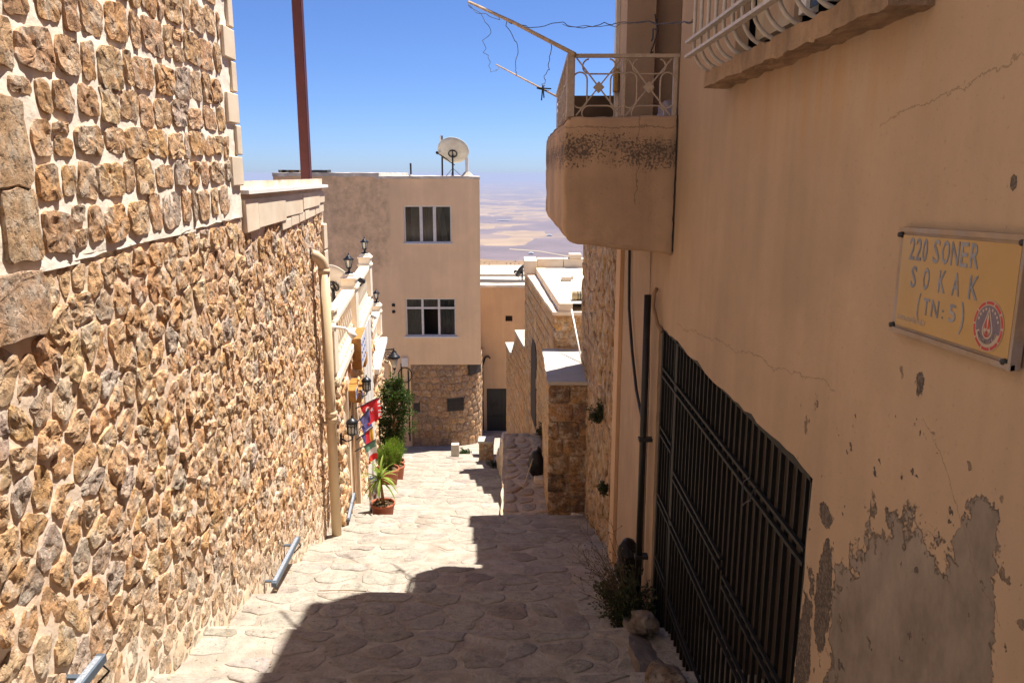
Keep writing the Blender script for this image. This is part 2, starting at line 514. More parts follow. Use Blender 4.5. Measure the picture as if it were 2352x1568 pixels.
# bodies
b = MB(); b.prism([(-6, -0.6), (CORNER, -0.6), (CORNER, 5.0), (-6, 5.0)], lambda s, t, d: (LW(s) - 0.02 + d, s, t), -5.0, -0.001); b.build('body', M['mortar_up'], house)
rough_sheet('mortar_face', M['mortar_up'], house, fr_up, 2.4, CORNER - 0.05, -0.42, 2.4, 0.04, 0.009, 9, keep=lambda s, t: t > JOINT(s), lift=0.003)
b = MB(); b.prism([(-6, -9), (WEND, -9), (WEND, -0.52), (-6, -0.52)], lambda s, t, d: (LW(s) - 0.06 + d, s, t), -5.0, 0.0)
b.build('body', M['mortar_low'], lowwall)
rough_sheet('mortar_face', M['mortar_low'], lowwall, fr_lo, 2.0, WEND, -4.9, -0.06, 0.045, 0.012, 8, keep=lambda s, t: t > gline(s) - 0.4 and (t < JOINT(s) - 0.01 or s > CORNER - 0.3), lift=0.005)
# joint lip under the upper wall
b = MB(); n = 40
pts = []
for i in range(n + 1):
    s = 2.4 + (CORNER - 0.2 - 2.4) * i / n
    z = JOINT(s) + 0.012 * noise.noise((s * 6, 0, 0))
    b.v += [fr_up(s, z, 0.004 + 0.004 * noise.noise((s * 9, 4, 0))), fr_up(s, z, -0.12), fr_up(s, z + 0.045 + 0.02 * noise.noise((s * 4, 1, 0)), 0.0)]
for i in range(n):
    a = i * 3; b.f += [(a, a + 1, a + 4, a + 3), (a, a + 3, a + 5, a + 2)]; b.m += [0, 0]
b.build('mortar_lip', M['mortar_up'], house)
# upper coursed stones
BOXY = [(1.0, 0.7), (0.975, 0.95), (0.74, 1.0), (0.4, 1.03)]
stones = []
polys = []; t_ = 0.035
while t_ < 2.9:
    hh = 0.205 * random.uniform(0.88, 1.14); s_ = 2.2 - random.uniform(0, 0.2)
    while s_ < CORNER - 0.27:
        ww = random.uniform(0.11, 0.19) if random.random() < 0.35 else random.uniform(0.19, 0.33)
        e_ = min(s_ + ww, CORNER - 0.275); jt = lambda k=0.020: random.uniform(-k, k)
        lo_ = JOINT(s_) + t_ + 0.018 * noise.noise((s_ * 1.5, t_, 0))
        if e_ - s_ > 0.07:
            if ww < 0.2 and random.random() < 0.18:
                mid = lo_ + hh * random.uniform(0.4, 0.6); polys += [[(s_, lo_), (e_, lo_), (e_, mid), (s_, mid + jt())], [(s_, mid), (e_, mid), (e_, lo_ + hh), (s_, lo_ + hh)]]
            else: polys.append([(s_ + jt(.012), lo_ + jt()), (e_ + jt(.012), lo_ + jt()), (e_ + jt(.016), lo_ + hh + jt()), (s_ + jt(.016), lo_ + hh + jt())])
        s_ += ww
    t_ += hh
for p in polys:
    c = np.mean(p, axis=0)
    if c[1] < 0.33:
        p = clip(p, 3.485, 0, -1, 0)
        if len(p) < 3: continue
        c = np.mean(p, axis=0)
    p = inset(p, random.uniform(0.010, 0.020))
    if len(p) < 3 or area(p) < 0.004: continue
    p = chaikin(p, 2, random.uniform(0.08, 0.2))
    Vs, Fs = stone_mesh(p, random.uniform(0.011, 0.019), fr_up, 28, BOXY + [(0.2, 1.03)], 0.05, 0.6, 14, 0.2)
    stones.append((Vs, Fs, pick(), area(p) / c[0] ** 2))
lay(house, stones, M['stone'], 'stone', 290, smooth=False)
# old big blocks at the near end
for (y0, y1, z0, z1) in [(2.6, 3.46, -0.05, 0.31), (2.7, 3.14, -0.33, -0.09), (3.2, 3.47, -0.36, -0.06), (2.5, 3.47, -0.66, -0.40)]:
    Vs, Fs = stone_mesh(chaikin([(y0, z0), (y1, z0 - 0.01), (y1 - 0.01, z1), (y0, z1)], 2, 0.06), 0.024, fr_up, 30, BOXY + [(0.2, 1.0)], 0.03, 0.12, 14, 0.06)
    make('old_block', Vs, Fs, M['stone'], house, False, cols=np.tile(pick([(0.66, 0.45, 0.28)]), (len(Vs), 1)))
# quoins
z = -0.10; k = 0
while z < 3.0:
    h = 0.235
    L = 0.27 if k % 2 == 0 else 0.12
    q = MB().prism([(CORNER - L, z + 0.006), (CORNER, z + 0.006), (CORNER, z + h - 0.006), (CORNER - L, z + h - 0.006)], fr_up, -0.2, 0.022 + random.uniform(0, 0.006)).build('quoin', M['quoin'], house)
    bevel(q, 0.008, 2)
    z += h; k += 1
# lower rubble
stones = []
seeds = row_seeds(1.9, WEND - 0.12, -5.0, -0.30, 0.158, 0.09, 0.29, 0.40, 0.28)
near = lambda s: 1.0
for p in cells(seeds, (1.9, WEND - 0.14, -5.0, -0.32), 0.30):
    if len(p) < 3: continue
    c = np.mean(p, axis=0)
    g = gline(c[0])
    if c[1] < g - 0.1: continue
    if c[0] < CORNER - 0.1:
        p = clip(p, 0, JOINT(c[0]) - 0.012, 0, 1)
        if len(p) < 3: continue
        c = np.mean(p, axis=0)
    if c[0] >= CORNER - 0.35 and c[1] > -0.47: continue
    if c[0] < 3.47 and c[1] > -0.72: continue
    p = inset(p, random.uniform(0.006, 0.017))
    if len(p) < 3 or area(p) < 0.003: continue
    low = max(0.0, min(1.0, (c[1] - g) / 0.7))
    D = random.uniform(0.012, 0.024) * (0.35 + 0.65 * low)
    col = pick()
    if low < 1: col = tuple(a * low + b_ * (1 - low) for a, b_ in zip(col, (0.62, 0.50, 0.37)))
    p = chaikin(p, 1, 0.2)
    Vs, Fs = stone_mesh(p, D, fr_lo, 22, [(1.0, 0.6), (0.96, 0.92), (0.75, 1.0), (0.44, 1.02), (0.2, 1.02)], 0.12, 0.65, 14, 0.3)
    stones.append((Vs, Fs, col, area(p) / c[0] ** 2.4))
lay(lowwall, stones, M['stone'], 'stone', 290, smooth=False)
# the terrace parapet: smooth blocks, coping
zz = -0.13
s = CORNER - 0.02; k = 0
while s < WEND - 0.1:
    L = [0.36, 0.95, 0.75, 0.85, 0.30][k % 5]
    e = min(s + L, WEND)
    d_ = 0.34 - 0.045 * (s - CORNER)
    q = MB().prism([(s + 0.003, zz - d_), (e - 0.003, zz - d_ + 0.02 * random.random()), (e - 0.003, zz - 0.075), (s + 0.003, zz - 0.075)], fr_lo, -0.2, 0.035 + random.uniform(0, 0.01)).build('parapet_block', M['quoin'], lowwall)
    bevel(q, 0.008, 2); s = e; k += 1
s = 7.6
while s < WEND - 0.2:
    L = random.uniform(0.16, 0.4); e = min(s + L, WEND - 0.02)
    d_ = 0.34 - 0.045 * (s - CORNER)
    q = MB().prism([(s + 0.006, zz - d_ - 0.115), (e - 0.006, zz - d_ - 0.105), (e - 0.006, zz - d_ - 0.008), (s + 0.006, zz - d_ - 0.008)], fr_lo, -0.2, 0.025 + random.uniform(0, 0.012)).build('parapet_block', M['quoin'], lowwall)
    bevel(q, 0.01, 2); s = e
z = -0.58
while z > -5.2:
    L = random.choice((0.13, 0.2)); h = random.uniform(0.18, 0.34)
    q = MB().prism([(WEND - L, z - h + 0.008), (WEND, z - h + 0.008), (WEND, z - 0.004), (WEND - L, z - 0.004)], fr_lo, -0.25, 0.04 + random.uniform(0, 0.015)).build('corner_block', M['quoin'], lowwall)
    bevel(q, 0.012, 2); z -= h
q = MB()
q.prism([(CORNER + 0.0, zz - 0.032), (7.95, zz - 0.032), (7.95, zz), (CORNER + 0.0, zz)], fr_up, -0.34, 0.055).build('coping', M['marble'], lowwall)
MB().prism([(7.955, zz - 0.032), (WEND + 0.06, zz - 0.032), (WEND + 0.06, zz), (7.955, zz)], fr_up, -0.34, 0.055).build('coping', M['marble'], lowwall)
MB().box(-7.0, LW(WEND) - 0.36, WEND - 0.26, WEND + 0.06, zz - 0.030, zz + 0.002).build('coping', M['marble'], lowwall)
MB().box(-7.0, LW(WEND) - 0.30, WEND - 0.22, WEND - 0.01, -1.2, zz - 0.032).build('parapet_inner', M['quoin'], lowwall)
MB().prism([(CORNER + 0.01, -0.53), (WEND - 0.23, -0.53), (WEND - 0.23, zz - 0.034), (CORNER + 0.01, zz - 0.034)], fr_up, -0.30, -0.062).build('parapet_core', M['quoin'], lowwall)
# red steel post on the terrace corner
M['red_paint'] = m_plain('oxide_red_paint', (0.085, 0.016, 0.015), 0.55, 0, 0.35, 0.2, 8)
px, py = -2.33, 9.22
t = thing('steel_post', (px, py, zz), 'square oxide red steel post standing on the white coping', 'post')
bevel(MB().box(px - 0.052, px + 0.052, py - 0.052, py + 0.052, zz + 0.008, 3.6).build('shaft', M['red_paint'], t), 0.006, 2)
MB().box(px - 0.075, px + 0.075, py - 0.075, py + 0.075, zz + 0.001, zz + 0.009).build('base_plate', M['red_paint'], t)
# beige drainpipe
M['pipe'] = m_plain('beige_pvc', (0.60, 0.45, 0.28), 0.45, 0, 0.4, 0.06, 6)
M['dark'] = m_plain('dark_gap', (0.03, 0.022, 0.016), 0.9)
py = 8.95; px = LW(py) + 0.11
zb = gz(px, py); ztop = -1.05
t = thing('drainpipe', (px, py, zb), 'beige plastic drainpipe with an elbow on the rubble wall corner', 'drainpipe')
MB().tube([(px, py, zb - 0.03), (px, py, ztop)], 0.058, 20).build('pipe', M['pipe'], t, True)
arc = [(px, py, ztop - 0.02)] + [(px - 0.16 * (1 - math.cos(a)) , py - 0.10 * (1 - math.cos(a)), ztop + 0.17 * math.sin(a)) for a in np.linspace(0.1, 1.35, 8)]
MB().tube(arc, 0.062, 20).build('elbow', M['pipe'], t, True)
for zc in (ztop - 0.03, -2.75, -3.05 + 0.23):
    MB().tube([(px, py, zc - 0.03), (px, py, zc + 0.03)], 0.066, 20).build('collar', M['pipe'], t, True)
MB().box(px - 0.09, px + 0.0, py - 0.066, py + 0.066, -2.87, -2.845).build('bracket', M['pipe'], t)
# linear lamp bars along the foot of the wall
M['lamp_grey'] = m_plain('grey_aluminium', (0.11, 0.14, 0.18), 0.45, 0.5, 0.4, 0.1)
M['lamp_lens'] = m_plain('lamp_lens', (0.25, 0.28, 0.32), 0.15, 0, 0.6, 0.35, 90)
M['cable'] = m_plain('black_cable', (0.012, 0.012, 0.013), 0.6)
def led(y0, y1, z, xf, label):
    xa, xb = xf(y0) + 0.10, xf(y1) + 0.10
    t = thing('wall_washer_lamp', ((xa + xb) / 2, (y0 + y1) / 2, z - 0.03), label, 'lamp', 'lamp bars along the foot of the wall')
    d = Vector((xb - xa, y1 - y0, 0)).normalized()
    bevel(MB().beam((xa, y0, z), (xb, y1, z), 0.046, 0.044).build('housing', M['lamp_grey'], t), 0.006, 2)
    a = Vector((xa, y0, z + 0.023)) + d * 0.03; e = Vector((xb, y1, z + 0.023)) - d * 0.03
    MB().beam(a, e, 0.030, 0.006).build('lens', M['lamp_lens'], t)
    for f in (0.12, 0.88):
        q = Vector((xa, y0, z)).lerp(Vector((xb, y1, z)), f)
        MB().beam((q.x - 0.12, q.y, z - 0.02), (q.x, q.y, z - 0.02), 0.03, 0.012).build('bracket', M['lamp_grey'], t)
    q = Vector((xb, y1, z)) - d * 0.02
    MB().tube([(q.x, q.y, z - 0.02), (q.x + 0.02, q.y + 0.03, z - 0.08), (q.x - 0.03, q.y - 0.02, z - 0.13), (q.x - 0.1, q.y - 0.05, z - 0.12)], 0.006, 6).build('cable', M['cable'], t, True)
led(6.25, 7.15, -3.45, LW, 'grey lamp bar low on the rubble wall, just uphill of the drainpipe')
led(2.35, 3.40, -2.25, LW, 'grey lamp bar on the rubble wall below the old big blocks')
# ------------------------------------------------------------------ the small hotel with the balustrade
HW = lambda y: -2.25 - 0.1035 * (y - 9.81)
hn = Vector((1, 0.1035, 0)).normalized()
fr_h = lambda s, t, d: (HW(s) + hn.x * d, s + hn.y * d, t)
hotel = thing('terrace_house', (-3.6, 13, gline(13)), 'low sunlit stone house with cream balustraded roof terrace', 'house')
MB().prism([(9.66, -10), (16.08, -10), (16.08, -2.63), (9.66, -2.63)], fr_h, -5.0, -0.02).build('body', M['mortar_low'], hotel)
MB().prism([(16.081, -10), (19.3, -10), (19.3, -3.98), (16.081, -3.98)], fr_h, -4.99, -0.021).build('body', M['mortar_low'], hotel)
rough_sheet('mortar_face', M['mortar_low'], hotel, fr_h, 9.6, 19.3, -8.2, -2.63, 0.08, 0.012, 4.5, keep=lambda s, t: t > gline(s) - 0.4 and (s < 16.05 or t < -4.0))
stones = []
seeds = row_seeds(9.6, 19.2, -8.0, -2.5, 0.17, 0.13, 0.28, 0.4, 0.2)
DOOR = (10.75, 12.0)
def hotel_free(s, t):
    g = gline(s)
    if t < g: return False
    if 10.55 < s < 12.1 and t < g + 2.2: return False
    if 13.5 < s < 15.4: return False
    if s > 15.98 and t > -4.1: return False
    return True
for p in cells(seeds, (9.6, 19.2, -8.2, -2.48), 0.25):
    if len(p) < 3: continue
    c = np.mean(p, axis=0)
    if not hotel_free(*c): continue
    p = inset(p, random.uniform(0.004, 0.014))
    if len(p) < 3 or area(p) < 0.003: continue
    Vs, Fs = stone_mesh(chaikin(p, 1), random.uniform(0.03, 0.06), fr_h, 9, [(1.0, 0.5), (0.85, 0.95), (0.45, 1.05)], 0.1, 0.4, 9, 0.3)
    stones.append((Vs, Fs, pick([tuple(x * 1.15 for x in q) for q in PAL]), area(p) / c[0] ** 2.4))
lay(hotel, stones, M['stone'], 'stone', 290)
# doorway: dressed jamb and dark wooden leaf, white marble panel
M['wood'] = m_rough('warm_brown_wood', (0.30, 0.17, 0.08), 0.25, 6, 0.3, 30, 0.004, rough=0.6)
M['veined'] = m_rough('veined_marble', (0.80, 0.77, 0.71), 0.05, 4, 0.1, 40, 0.002, rough=0.45, tint=(0.55, 0.50, 0.44), tfac=0.5, streak=0.12)
for s0, s1 in ((10.62, 10.78), (11.9, 12.06)):
    g = gline((s0 + s1) / 2) - 0.2
    bevel(MB().prism([(s0, g), (s1, g), (s1, g + 2.25), (s0, g + 2.25)], fr_h, -0.05, 0.06).build('door_jamb', M['quoin'], hotel), 0.008)
g = gline(11.35) - 0.3
door = MB().prism([(10.78, g), (11.9, g), (11.9, g + 2.2), (10.78, g + 2.2)], fr_h, -0.04, 0.012).build('door', M['wood'], hotel)
for k in range(2):
    MB().prism([(10.86 + k * 0.53, g + 0.5), (11.3 + k * 0.53, g + 0.5), (11.3 + k * 0.53, g + 2.0), (10.86 + k * 0.53, g + 2.0)], fr_h, 0.012, 0.022).build('panel', M['wood'], door)
for k, (s0, s1) in enumerate(((13.55, 14.15), (14.17, 14.75), (14.77, 15.35))):
    MB().prism([(s0, gline(s0) - 0.3), (s1, gline(s1) - 0.3), (s1, -2.7), (s0, -2.7)], fr_h, -0.03, 0.05 + 0.004 * k).build('marble_panel', M['veined'], hotel)
# cornice, balustrade
RZ = -1.8
b = MB(); b.prism([(9.7, -2.63), (16.1, -2.63), (16.1, -2.505), (9.7, -2.505)], fr_h, -0.4, 0.07); bevel(b.build('cornice', M['rail_stone'], hotel), 0.02, 3)
b = MB(); b.prism([(9.7, -2.503), (16.1, -2.503), (16.1, -2.42), (9.7, -2.42)], fr_h, -0.20, 0.035); bevel(b.build('balustrade_base', M['rail_stone'], hotel), 0.02, 3)
MB().prism([(9.7, -2.75), (16.07, -2.75), (16.07, -2.635), (9.7, -2.635)], fr_h, -4.9, -0.1).build('terrace_floor', m_rough('tan_terrace_tile', (0.30, 0.18, 0.09), 0.15, 4, 0.2), hotel)
posts = [9.72, 12.72, 15.98]
def post(y, zb, zt, w=0.115):
    x, yy, _ = fr_h(y, 0, -0.06)
    b = MB().box(x - w, x + w, yy - w, yy + w, zb, zt)
    p_ = bevel(b.build('post', M['rail_stone'], hotel), 0.012, 2)
    b = MB().lathe((x, yy, zt - 0.16), [(w * 1.5, 0), (w * 1.64, 0.015), (w * 1.64, 0.045), (w * 1.5, 0.06)], 4, rot=math.pi / 4)
    b.build('moulding', M['rail_stone'], p_)
    b = MB().lathe((x, yy, zt + 0.001), [(w * 1.62, 0), (w * 1.62, 0.03), (w * 1.25, 0.055), (w * 1.1, 0.085), (0.7 * w, 0.095)], 4, rot=math.pi / 4)
    b.build('cap', M['rail_stone'], p_)
    return (x, yy, zt + 0.096)
post_tops = [post(y, -2.44, -1.66) for y in posts]
bal_prof = [(0.038, 0.0), (0.042, 0.012), (0.042, 0.07), (0.022, 0.085), (0.034, 0.16), (0.039, 0.21), (0.019, 0.33), (0.017, 0.42), (0.032, 0.45), (0.032, 0.49), (0.03, 0.532)]
bal0 = None
for a, c in ((posts[0], posts[1]), (posts[1], posts[2])):
    MB_r = MB().prism([(a + 0.1, RZ - 0.09), (c - 0.1, RZ - 0.09), (c - 0.1, RZ), (a + 0.1, RZ)], fr_h, -0.17, 0.03)
    bevel(MB_r.build('hand_rail', M['rail_stone'], hotel), 0.018, 3)
    n = int((c - a - 0.35) / 0.235)
    for k in range(n):
        y = a + 0.25 + (c - a - 0.5) * k / (n - 1)
        p = fr_h(y, 0, -0.055)
        if bal0 is None:
            bal0 = MB().lathe((p[0], p[1], -2.42), bal_prof, 10).build('baluster', M['rail_stone'], hotel, True)
        else:
            q = bal0.copy(); COL.objects.link(q); q.location = Vector((p[0], p[1], -2.42)) - wloc(hotel)
# lower terrace: door canopy slab and its short balustrade
MB().prism([(15.75, -4.0), (19.0, -4.0), (19.0, -3.9), (15.75, -3.9)], fr_h, -0.2, 0.16).build('canopy_slab', M['marble'], hotel)
MB().prism([(16.3, -3.9), (19.2, -3.9), (19.2, -3.82), (16.3, -3.82)], fr_h, -0.18, -0.02).build('balustrade_base', M['rail_stone'], hotel)
x, y, z = fr_h(19.0, 0, -0.02)
lower_top = post(18.9, -3.82, -3.12, 0.10)
MB().prism([(16.2, -3.29), (18.8, -3.29), (18.8, -3.22), (16.2, -3.22)], fr_h, -0.16, 0.02).build('hand_rail', M['rail_stone'], hotel)
for k in range(8):
    p = fr_h(16.4 + 0.31 * k, 0, -0.09)
    q = bal0.copy(); COL.objects.link(q); q.location = Vector((p[0], p[1], -3.82)) - wloc(hotel)
# the wall under the canopy
led(9.85, 10.75, -4.5, lambda y: HW(y) - 0.02, 'grey lamp bar on the terrace house wall beside its door')
# lanterns standing on the balustrade posts
M['black_metal'] = m_plain('black_cast_iron', (0.012, 0.013, 0.016), 0.4, 0.3, 0.5, 0.2)
M['frosted'] = m_plain('frosted_glass', (0.55, 0.56, 0.52), 0.25, 0, 0.5, 0.1)
def post_lantern(loc, label):
    t = thing('post_lantern', loc, label, 'lantern', 'lanterns on the balustrade posts')
    x, y, z = loc
    MB().lathe((x, y, z), [(0.085, 0), (0.085, 0.018), (0.03, 0.03), (0.022, 0.07), (0.045, 0.10), (0.06, 0.12)], 12).build('foot', M['black_metal'], t, True)
    g = MB().lathe((x, y, z + 0.121), [(0.045, 0), (0.075, 0.15)], 6).build('glass', M['frosted'], t)
    b = MB()
    for k in range(6):
        a = 2 * math.pi * k / 6
        b.beam((x + 0.048 * math.cos(a), y + 0.048 * math.sin(a), z + 0.12), (x + 0.079 * math.cos(a), y + 0.079 * math.sin(a), z + 0.273), 0.012)
    b.build('cage', M['black_metal'], t)
    t.scale = (0.8,) * 3
    MB().lathe((x, y, z + 0.272), [(0.112, 0), (0.112, 0.012), (0.06, 0.045), (0.055, 0.06), (0.02, 0.085), (0.008, 0.10), (0.012, 0.115), (0.004, 0.145)], 12).build('roof', M['black_metal'], t, True)
    return t
post_lantern(post_tops[1], 'black lantern on the middle balustrade post beside the white dish')
post_lantern(post_tops[2], 'black lantern on the end balustrade post of the roof terrace')
post_lantern(post_tops[0], 'black lantern on the balustrade post half hidden by the drainpipe')
post_lantern(lower_top, 'black lantern on the post of the lower canopy balustrade')
# wall lanterns
def wall_lantern(s, z, label, k=1.0):
    x, y, _ = fr_h(s, 0, 0.24)
    xw, yw, _ = fr_h(s, 0, 0.03)
    t = thing('wall_lantern', (x, y, z), label, 'lantern', 'arched lanterns on the terrace house wall')
    b = MB().tube([(xw, yw, z - 0.04), (xw + 0.1, yw, z - 0.10), (x - 0.05, y, z - 0.085), (x, y, z - 0.06), (x, y, z)], [0.02, 0.014, 0.012, 0.014, 0.02], 8)
    b.box(xw - 0.02, xw + 0.012, yw - 0.04, yw + 0.04, z - 0.16, z + 0.06); b.build('bracket', M['black_metal'], t)
    MB().lathe((x, y, z), [(0.03, 0), (0.10, 0.05), (0.108, 0.06), (0.10, 0.07)], 12).build('dish', M['black_metal'], t, True)
    MB().lathe((x, y, z + 0.07), [(0.088, 0), (0.088, 0.19)], 12).build('glass', M['frosted'], t)
    b = MB()
    for q in range(8):
        a = 2 * math.pi * q / 8
        b.beam((x + 0.093 * math.cos(a), y + 0.093 * math.sin(a), z + 0.065), (x + 0.093 * math.cos(a), y + 0.093 * math.sin(a), z + 0.262), 0.013)
        a2 = a + math.pi / 8; a3 = a + math.pi / 4
        b.tube([(x + 0.093 * math.cos(a), y + 0.093 * math.sin(a), z + 0.19), (x + 0.093 * math.cos(a2), y + 0.093 * math.sin(a2), z + 0.225), (x + 0.093 * math.cos(a3), y + 0.093 * math.sin(a3), z + 0.19)], 0.007, 4)
    b.build('cage', M['black_metal'], t)
    t.scale = (0.64,) * 3
    MB().lathe((x, y, z + 0.258), [(0.118, 0), (0.118, 0.018), (0.095, 0.055), (0.055, 0.09), (0.02, 0.10), (0.014, 0.12), (0.02, 0.135), (0.004, 0.17)], 14).build('roof', M['black_metal'], t, True)
def wall_Y(u, v, d=0.3):
    """where the ray through a pixel meets the terrace house wall plane moved out by d"""
    r = ray(u, v); k = (-2.25 + 0.1035 * 9.81 + d) / (r[0] / r[1] + 0.1035)
    return k, r[2] / r[1] * k
s, z = wall_Y(820, 1003); wall_lantern(s, z, 'black arched wall lantern nearest the drainpipe, in front of the flags')
s, z = wall_Y(851, 901); wall_lantern(s, z, 'black arched wall lantern above the flags by the marble panels')
# ------------------------------------------------------------------ wooden sign boards on the terrace house
M['varnish'] = m_rough('varnished_orange_wood', (0.36, 0.17, 0.04), 0.35, 14, 0.3, 60, 0.003, rough=0.45, tint=(0.30, 0.12, 0.02), tfac=0.6)
M['print_white'] = m_plain('white_print', (0.62, 0.62, 0.64), 0.5)
M['print_blue'] = m_plain('blue_print', (0.08, 0.12, 0.32), 0.5)
def board(u0, v0, u1, v1, thick, L, label, face=True):
    s, zt = wall_Y(u0 + 4, v0, 0.1); _, zb = wall_Y(u0 + 4, v1, 0.1)
    t = thing('wooden_sign', fr_h(s + L / 2, zb, 0.03), label, 'sign', 'wooden signs on the terrace house wall')
    bevel(MB().prism([(s, zb), (s + L, zb), (s + L, zt), (s, zt)], fr_h, 0.03, 0.03 + thick).build('board', M['varnish'], t), 0.006, 2)
    if face:
        MB().prism([(s + 0.03, zb + 0.02), (s + L - 0.03, zb + 0.02), (s + L - 0.03, zt - 0.02), (s + 0.03, zt - 0.02)], fr_h, 0.03 + thick, 0.034 + thick).build('face_panel', M['print_white'], t)
        b = MB()
        for k in range(3):
            zc = zb + (zt - zb) * (k + 1) / 4
            pts = [fr_h(s + 0.08 + (L - 0.16) * i / 10, zc + 0.03 * math.sin(i * 1.9 + k), 0.037 + thick) for i in range(11)]
            b.tube(pts, 0.004, 4)
        b.build('scrollwork', M['print_blue'], t)
board(813, 778, 824, 858, 0.14, 0.9, 'tall wooden sign box with blue scroll print under the balustrade')
board(802, 897, 811, 928, 0.13, 0.35, 'small orange wooden plaque closest above the door jamb')
board(815, 901, 822, 929, 0.13, 0.3, 'small orange wooden plaque beside the lowest wall lantern')
board(809, 880, 818, 896, 0.10, 0.3, 'pale topped wooden plaque in the middle of the plaque cluster', False)
board(826, 882, 833, 898, 0.12, 0.3, 'short wooden plaque under the tall sign box', False)
board(828, 820, 838, 846, 0.12, 0.4, 'wooden frame shaped plaque beside the marble panels', False)
# ------------------------------------------------------------------ flags
def cloth_mat(name, c): 
    m = N(name).rough(0.8); m.color(c)
    m.b.inputs['Transmission Weight'].default_value = 0.0
    return m.mat
FC = {k: cloth_mat('flag_' + k, c) for k, c in dict(red=(0.70, 0.03, 0.035), white=(0.75, 0.70, 0.66), blue=(0.10, 0.10, 0.34), green=(0.16, 0.30, 0.20), gold=(0.75, 0.42, 0.08), navy=(0.12, 0.10, 0.25), black=(0.06, 0.05, 0.06)).items()}
FK = list(FC); FM = [FC[k] for k in FK]
def flag(base_uv, tip_uv, s_d, h, colour, label, emblem=None, along=(0.34, 1.0)):
    """pole slants up and out from the wall; cloth hangs from its outer length"""
    sb, zb = wall_Y(*base_uv, 0.05); B = Vector(fr_h(sb, zb, 0.04))
    r = ray(*tip_uv); k = (B.y + s_d) / r[1]; T = Vector((r[0] * k, r[1] * k, r[2] * k))
    t = thing('flag', B, label, 'flag', 'small flags on the terrace house wall')
    MB().tube([B, T], 0.009, 6).build('pole', M['black_metal'], t, True)
    a = B.lerp(T, along[0]); c = B.lerp(T, along[1])
    nu, nv = 14, 12; V = []; F = []; mi = []
    for j in range(nv + 1):
        for i in range(nu + 1):
            f = i / nu; g = j / nv
            p = a.lerp(c, f)
            z = p.z - 1.2 * h * g - 0.01
            # gravity gathers the cloth towards the tip side
            p2 = p.lerp(c, 0.35 * g * (1 - f))
            V.append((p2.x + 0.03 * math.sin(f * 7 + g * 2) * g, p2.y + 0.04 * math.sin(f * 9 + 1.3) * g, z - 0.02 * math.sin(f * 6) * g + (a.z - p.z) * 0.25 * g))
    for j in range(nv):
        for i in range(nu):
            q = j * (nu + 1) + i
            F.append((q, q + 1, q + nu + 2, q + nu + 1)); mi.append(FK.index(colour((i + .5) / nu, (j + .5) / nv)))
    cl = make('cloth', V, F, FM, t, True, mi)
    if emblem:
        # crescent and star shaped patch sewn on both sides
        def pt(f, g, side):
            i = f * nu; j = g * nv; i0 = min(nu - 1, int(i)); j0 = min(nv - 1, int(j))
            q = [Vector(V[(j0 + dj) * (nu + 1) + i0 + di]) for dj in (0, 1) for di in (0, 1)]
            fx, fy = i - i0, j - j0
            p = q[0] * (1 - fx) * (1 - fy) + q[1] * fx * (1 - fy) + q[2] * (1 - fx) * fy + q[3] * fx * fy
            nn = (q[1] - q[0]).cross(q[2] - q[0]).normalized()
            return p + nn * (0.004 * side)
        for side in (-1, 1):
            b = MB(); n = 18; vv = []; ff = []
            for k in range(n):
                a_ = math.radians(50 + 260 * k / (n - 1))
                vv.append(pt(0.38 + 0.19 * math.cos(a_), 0.40 + 0.26 * math.sin(a_), side))
                vv.append(pt(0.43 + 0.15 * math.cos(a_) , 0.40 + 0.205 * math.sin(a_), side))
            for k in range(n - 1): ff.append((2 * k, 2 * k + 1, 2 * k + 3, 2 * k + 2))
            b.add(vv, ff).build('crescent', FC['white'], cl)
            vv = [pt(0.66, 0.40, side)]
            for k in range(10):
                rr = 0.10 if k % 2 == 0 else 0.04; a_ = math.pi + k * math.pi / 5
                vv.append(pt(0.66 + rr * math.cos(a_), 0.40 + rr * 1.4 * math.sin(a_), side))
            MB().add(vv, [(0, 1 + k, 1 + (k + 1) % 10) for k in range(10)]).build('star', FC['white'], cl)
stripes = lambda f, g: 'red' if int(g * 9) % 2 == 0 else 'white'
flag((818, 938), (866, 914), 0.5, 0.30, lambda f, g: 'red', 'red flag with white crescent and star, largest of the small flags', True, (0.2, 1.0))
flag((838, 935), (872, 912), 0.7, 0.32, lambda f, g: 'blue' if f < 0.45 and g < 0.4 else stripes(f, g), 'red and white striped flag hanging behind the crescent flag', None, (0.5, 1.0))
flag((817, 974), (848, 938), 0.45, 0.16, lambda f, g: 'navy', 'plain dark blue flag hanging above the lantern nearest the drainpipe', None, (0.3, 1.0))
flag((822, 990), (852, 955), 0.5, 0.26, lambda f, g: 'blue' if g < 0.5 else 'white', 'blue and white flag under the plain blue flag', None, (0.3, 1.0))
flag((820, 1010), (856, 980), 0.5, 0.24, lambda f, g: 'gold' if f > 0.7 else ('red' if f > 0.35 else 'navy'), 'black, red and gold striped flag beside the wall lantern', None, (0.3, 1.0))
flag((817, 1036), (863, 1009), 0.45, 0.26, lambda f, g: 'green' if g < 0.34 else ('white' if g < 0.67 else 'red'), 'green, white and red flag, lowest of the small flags', None, (0.42, 1.0))
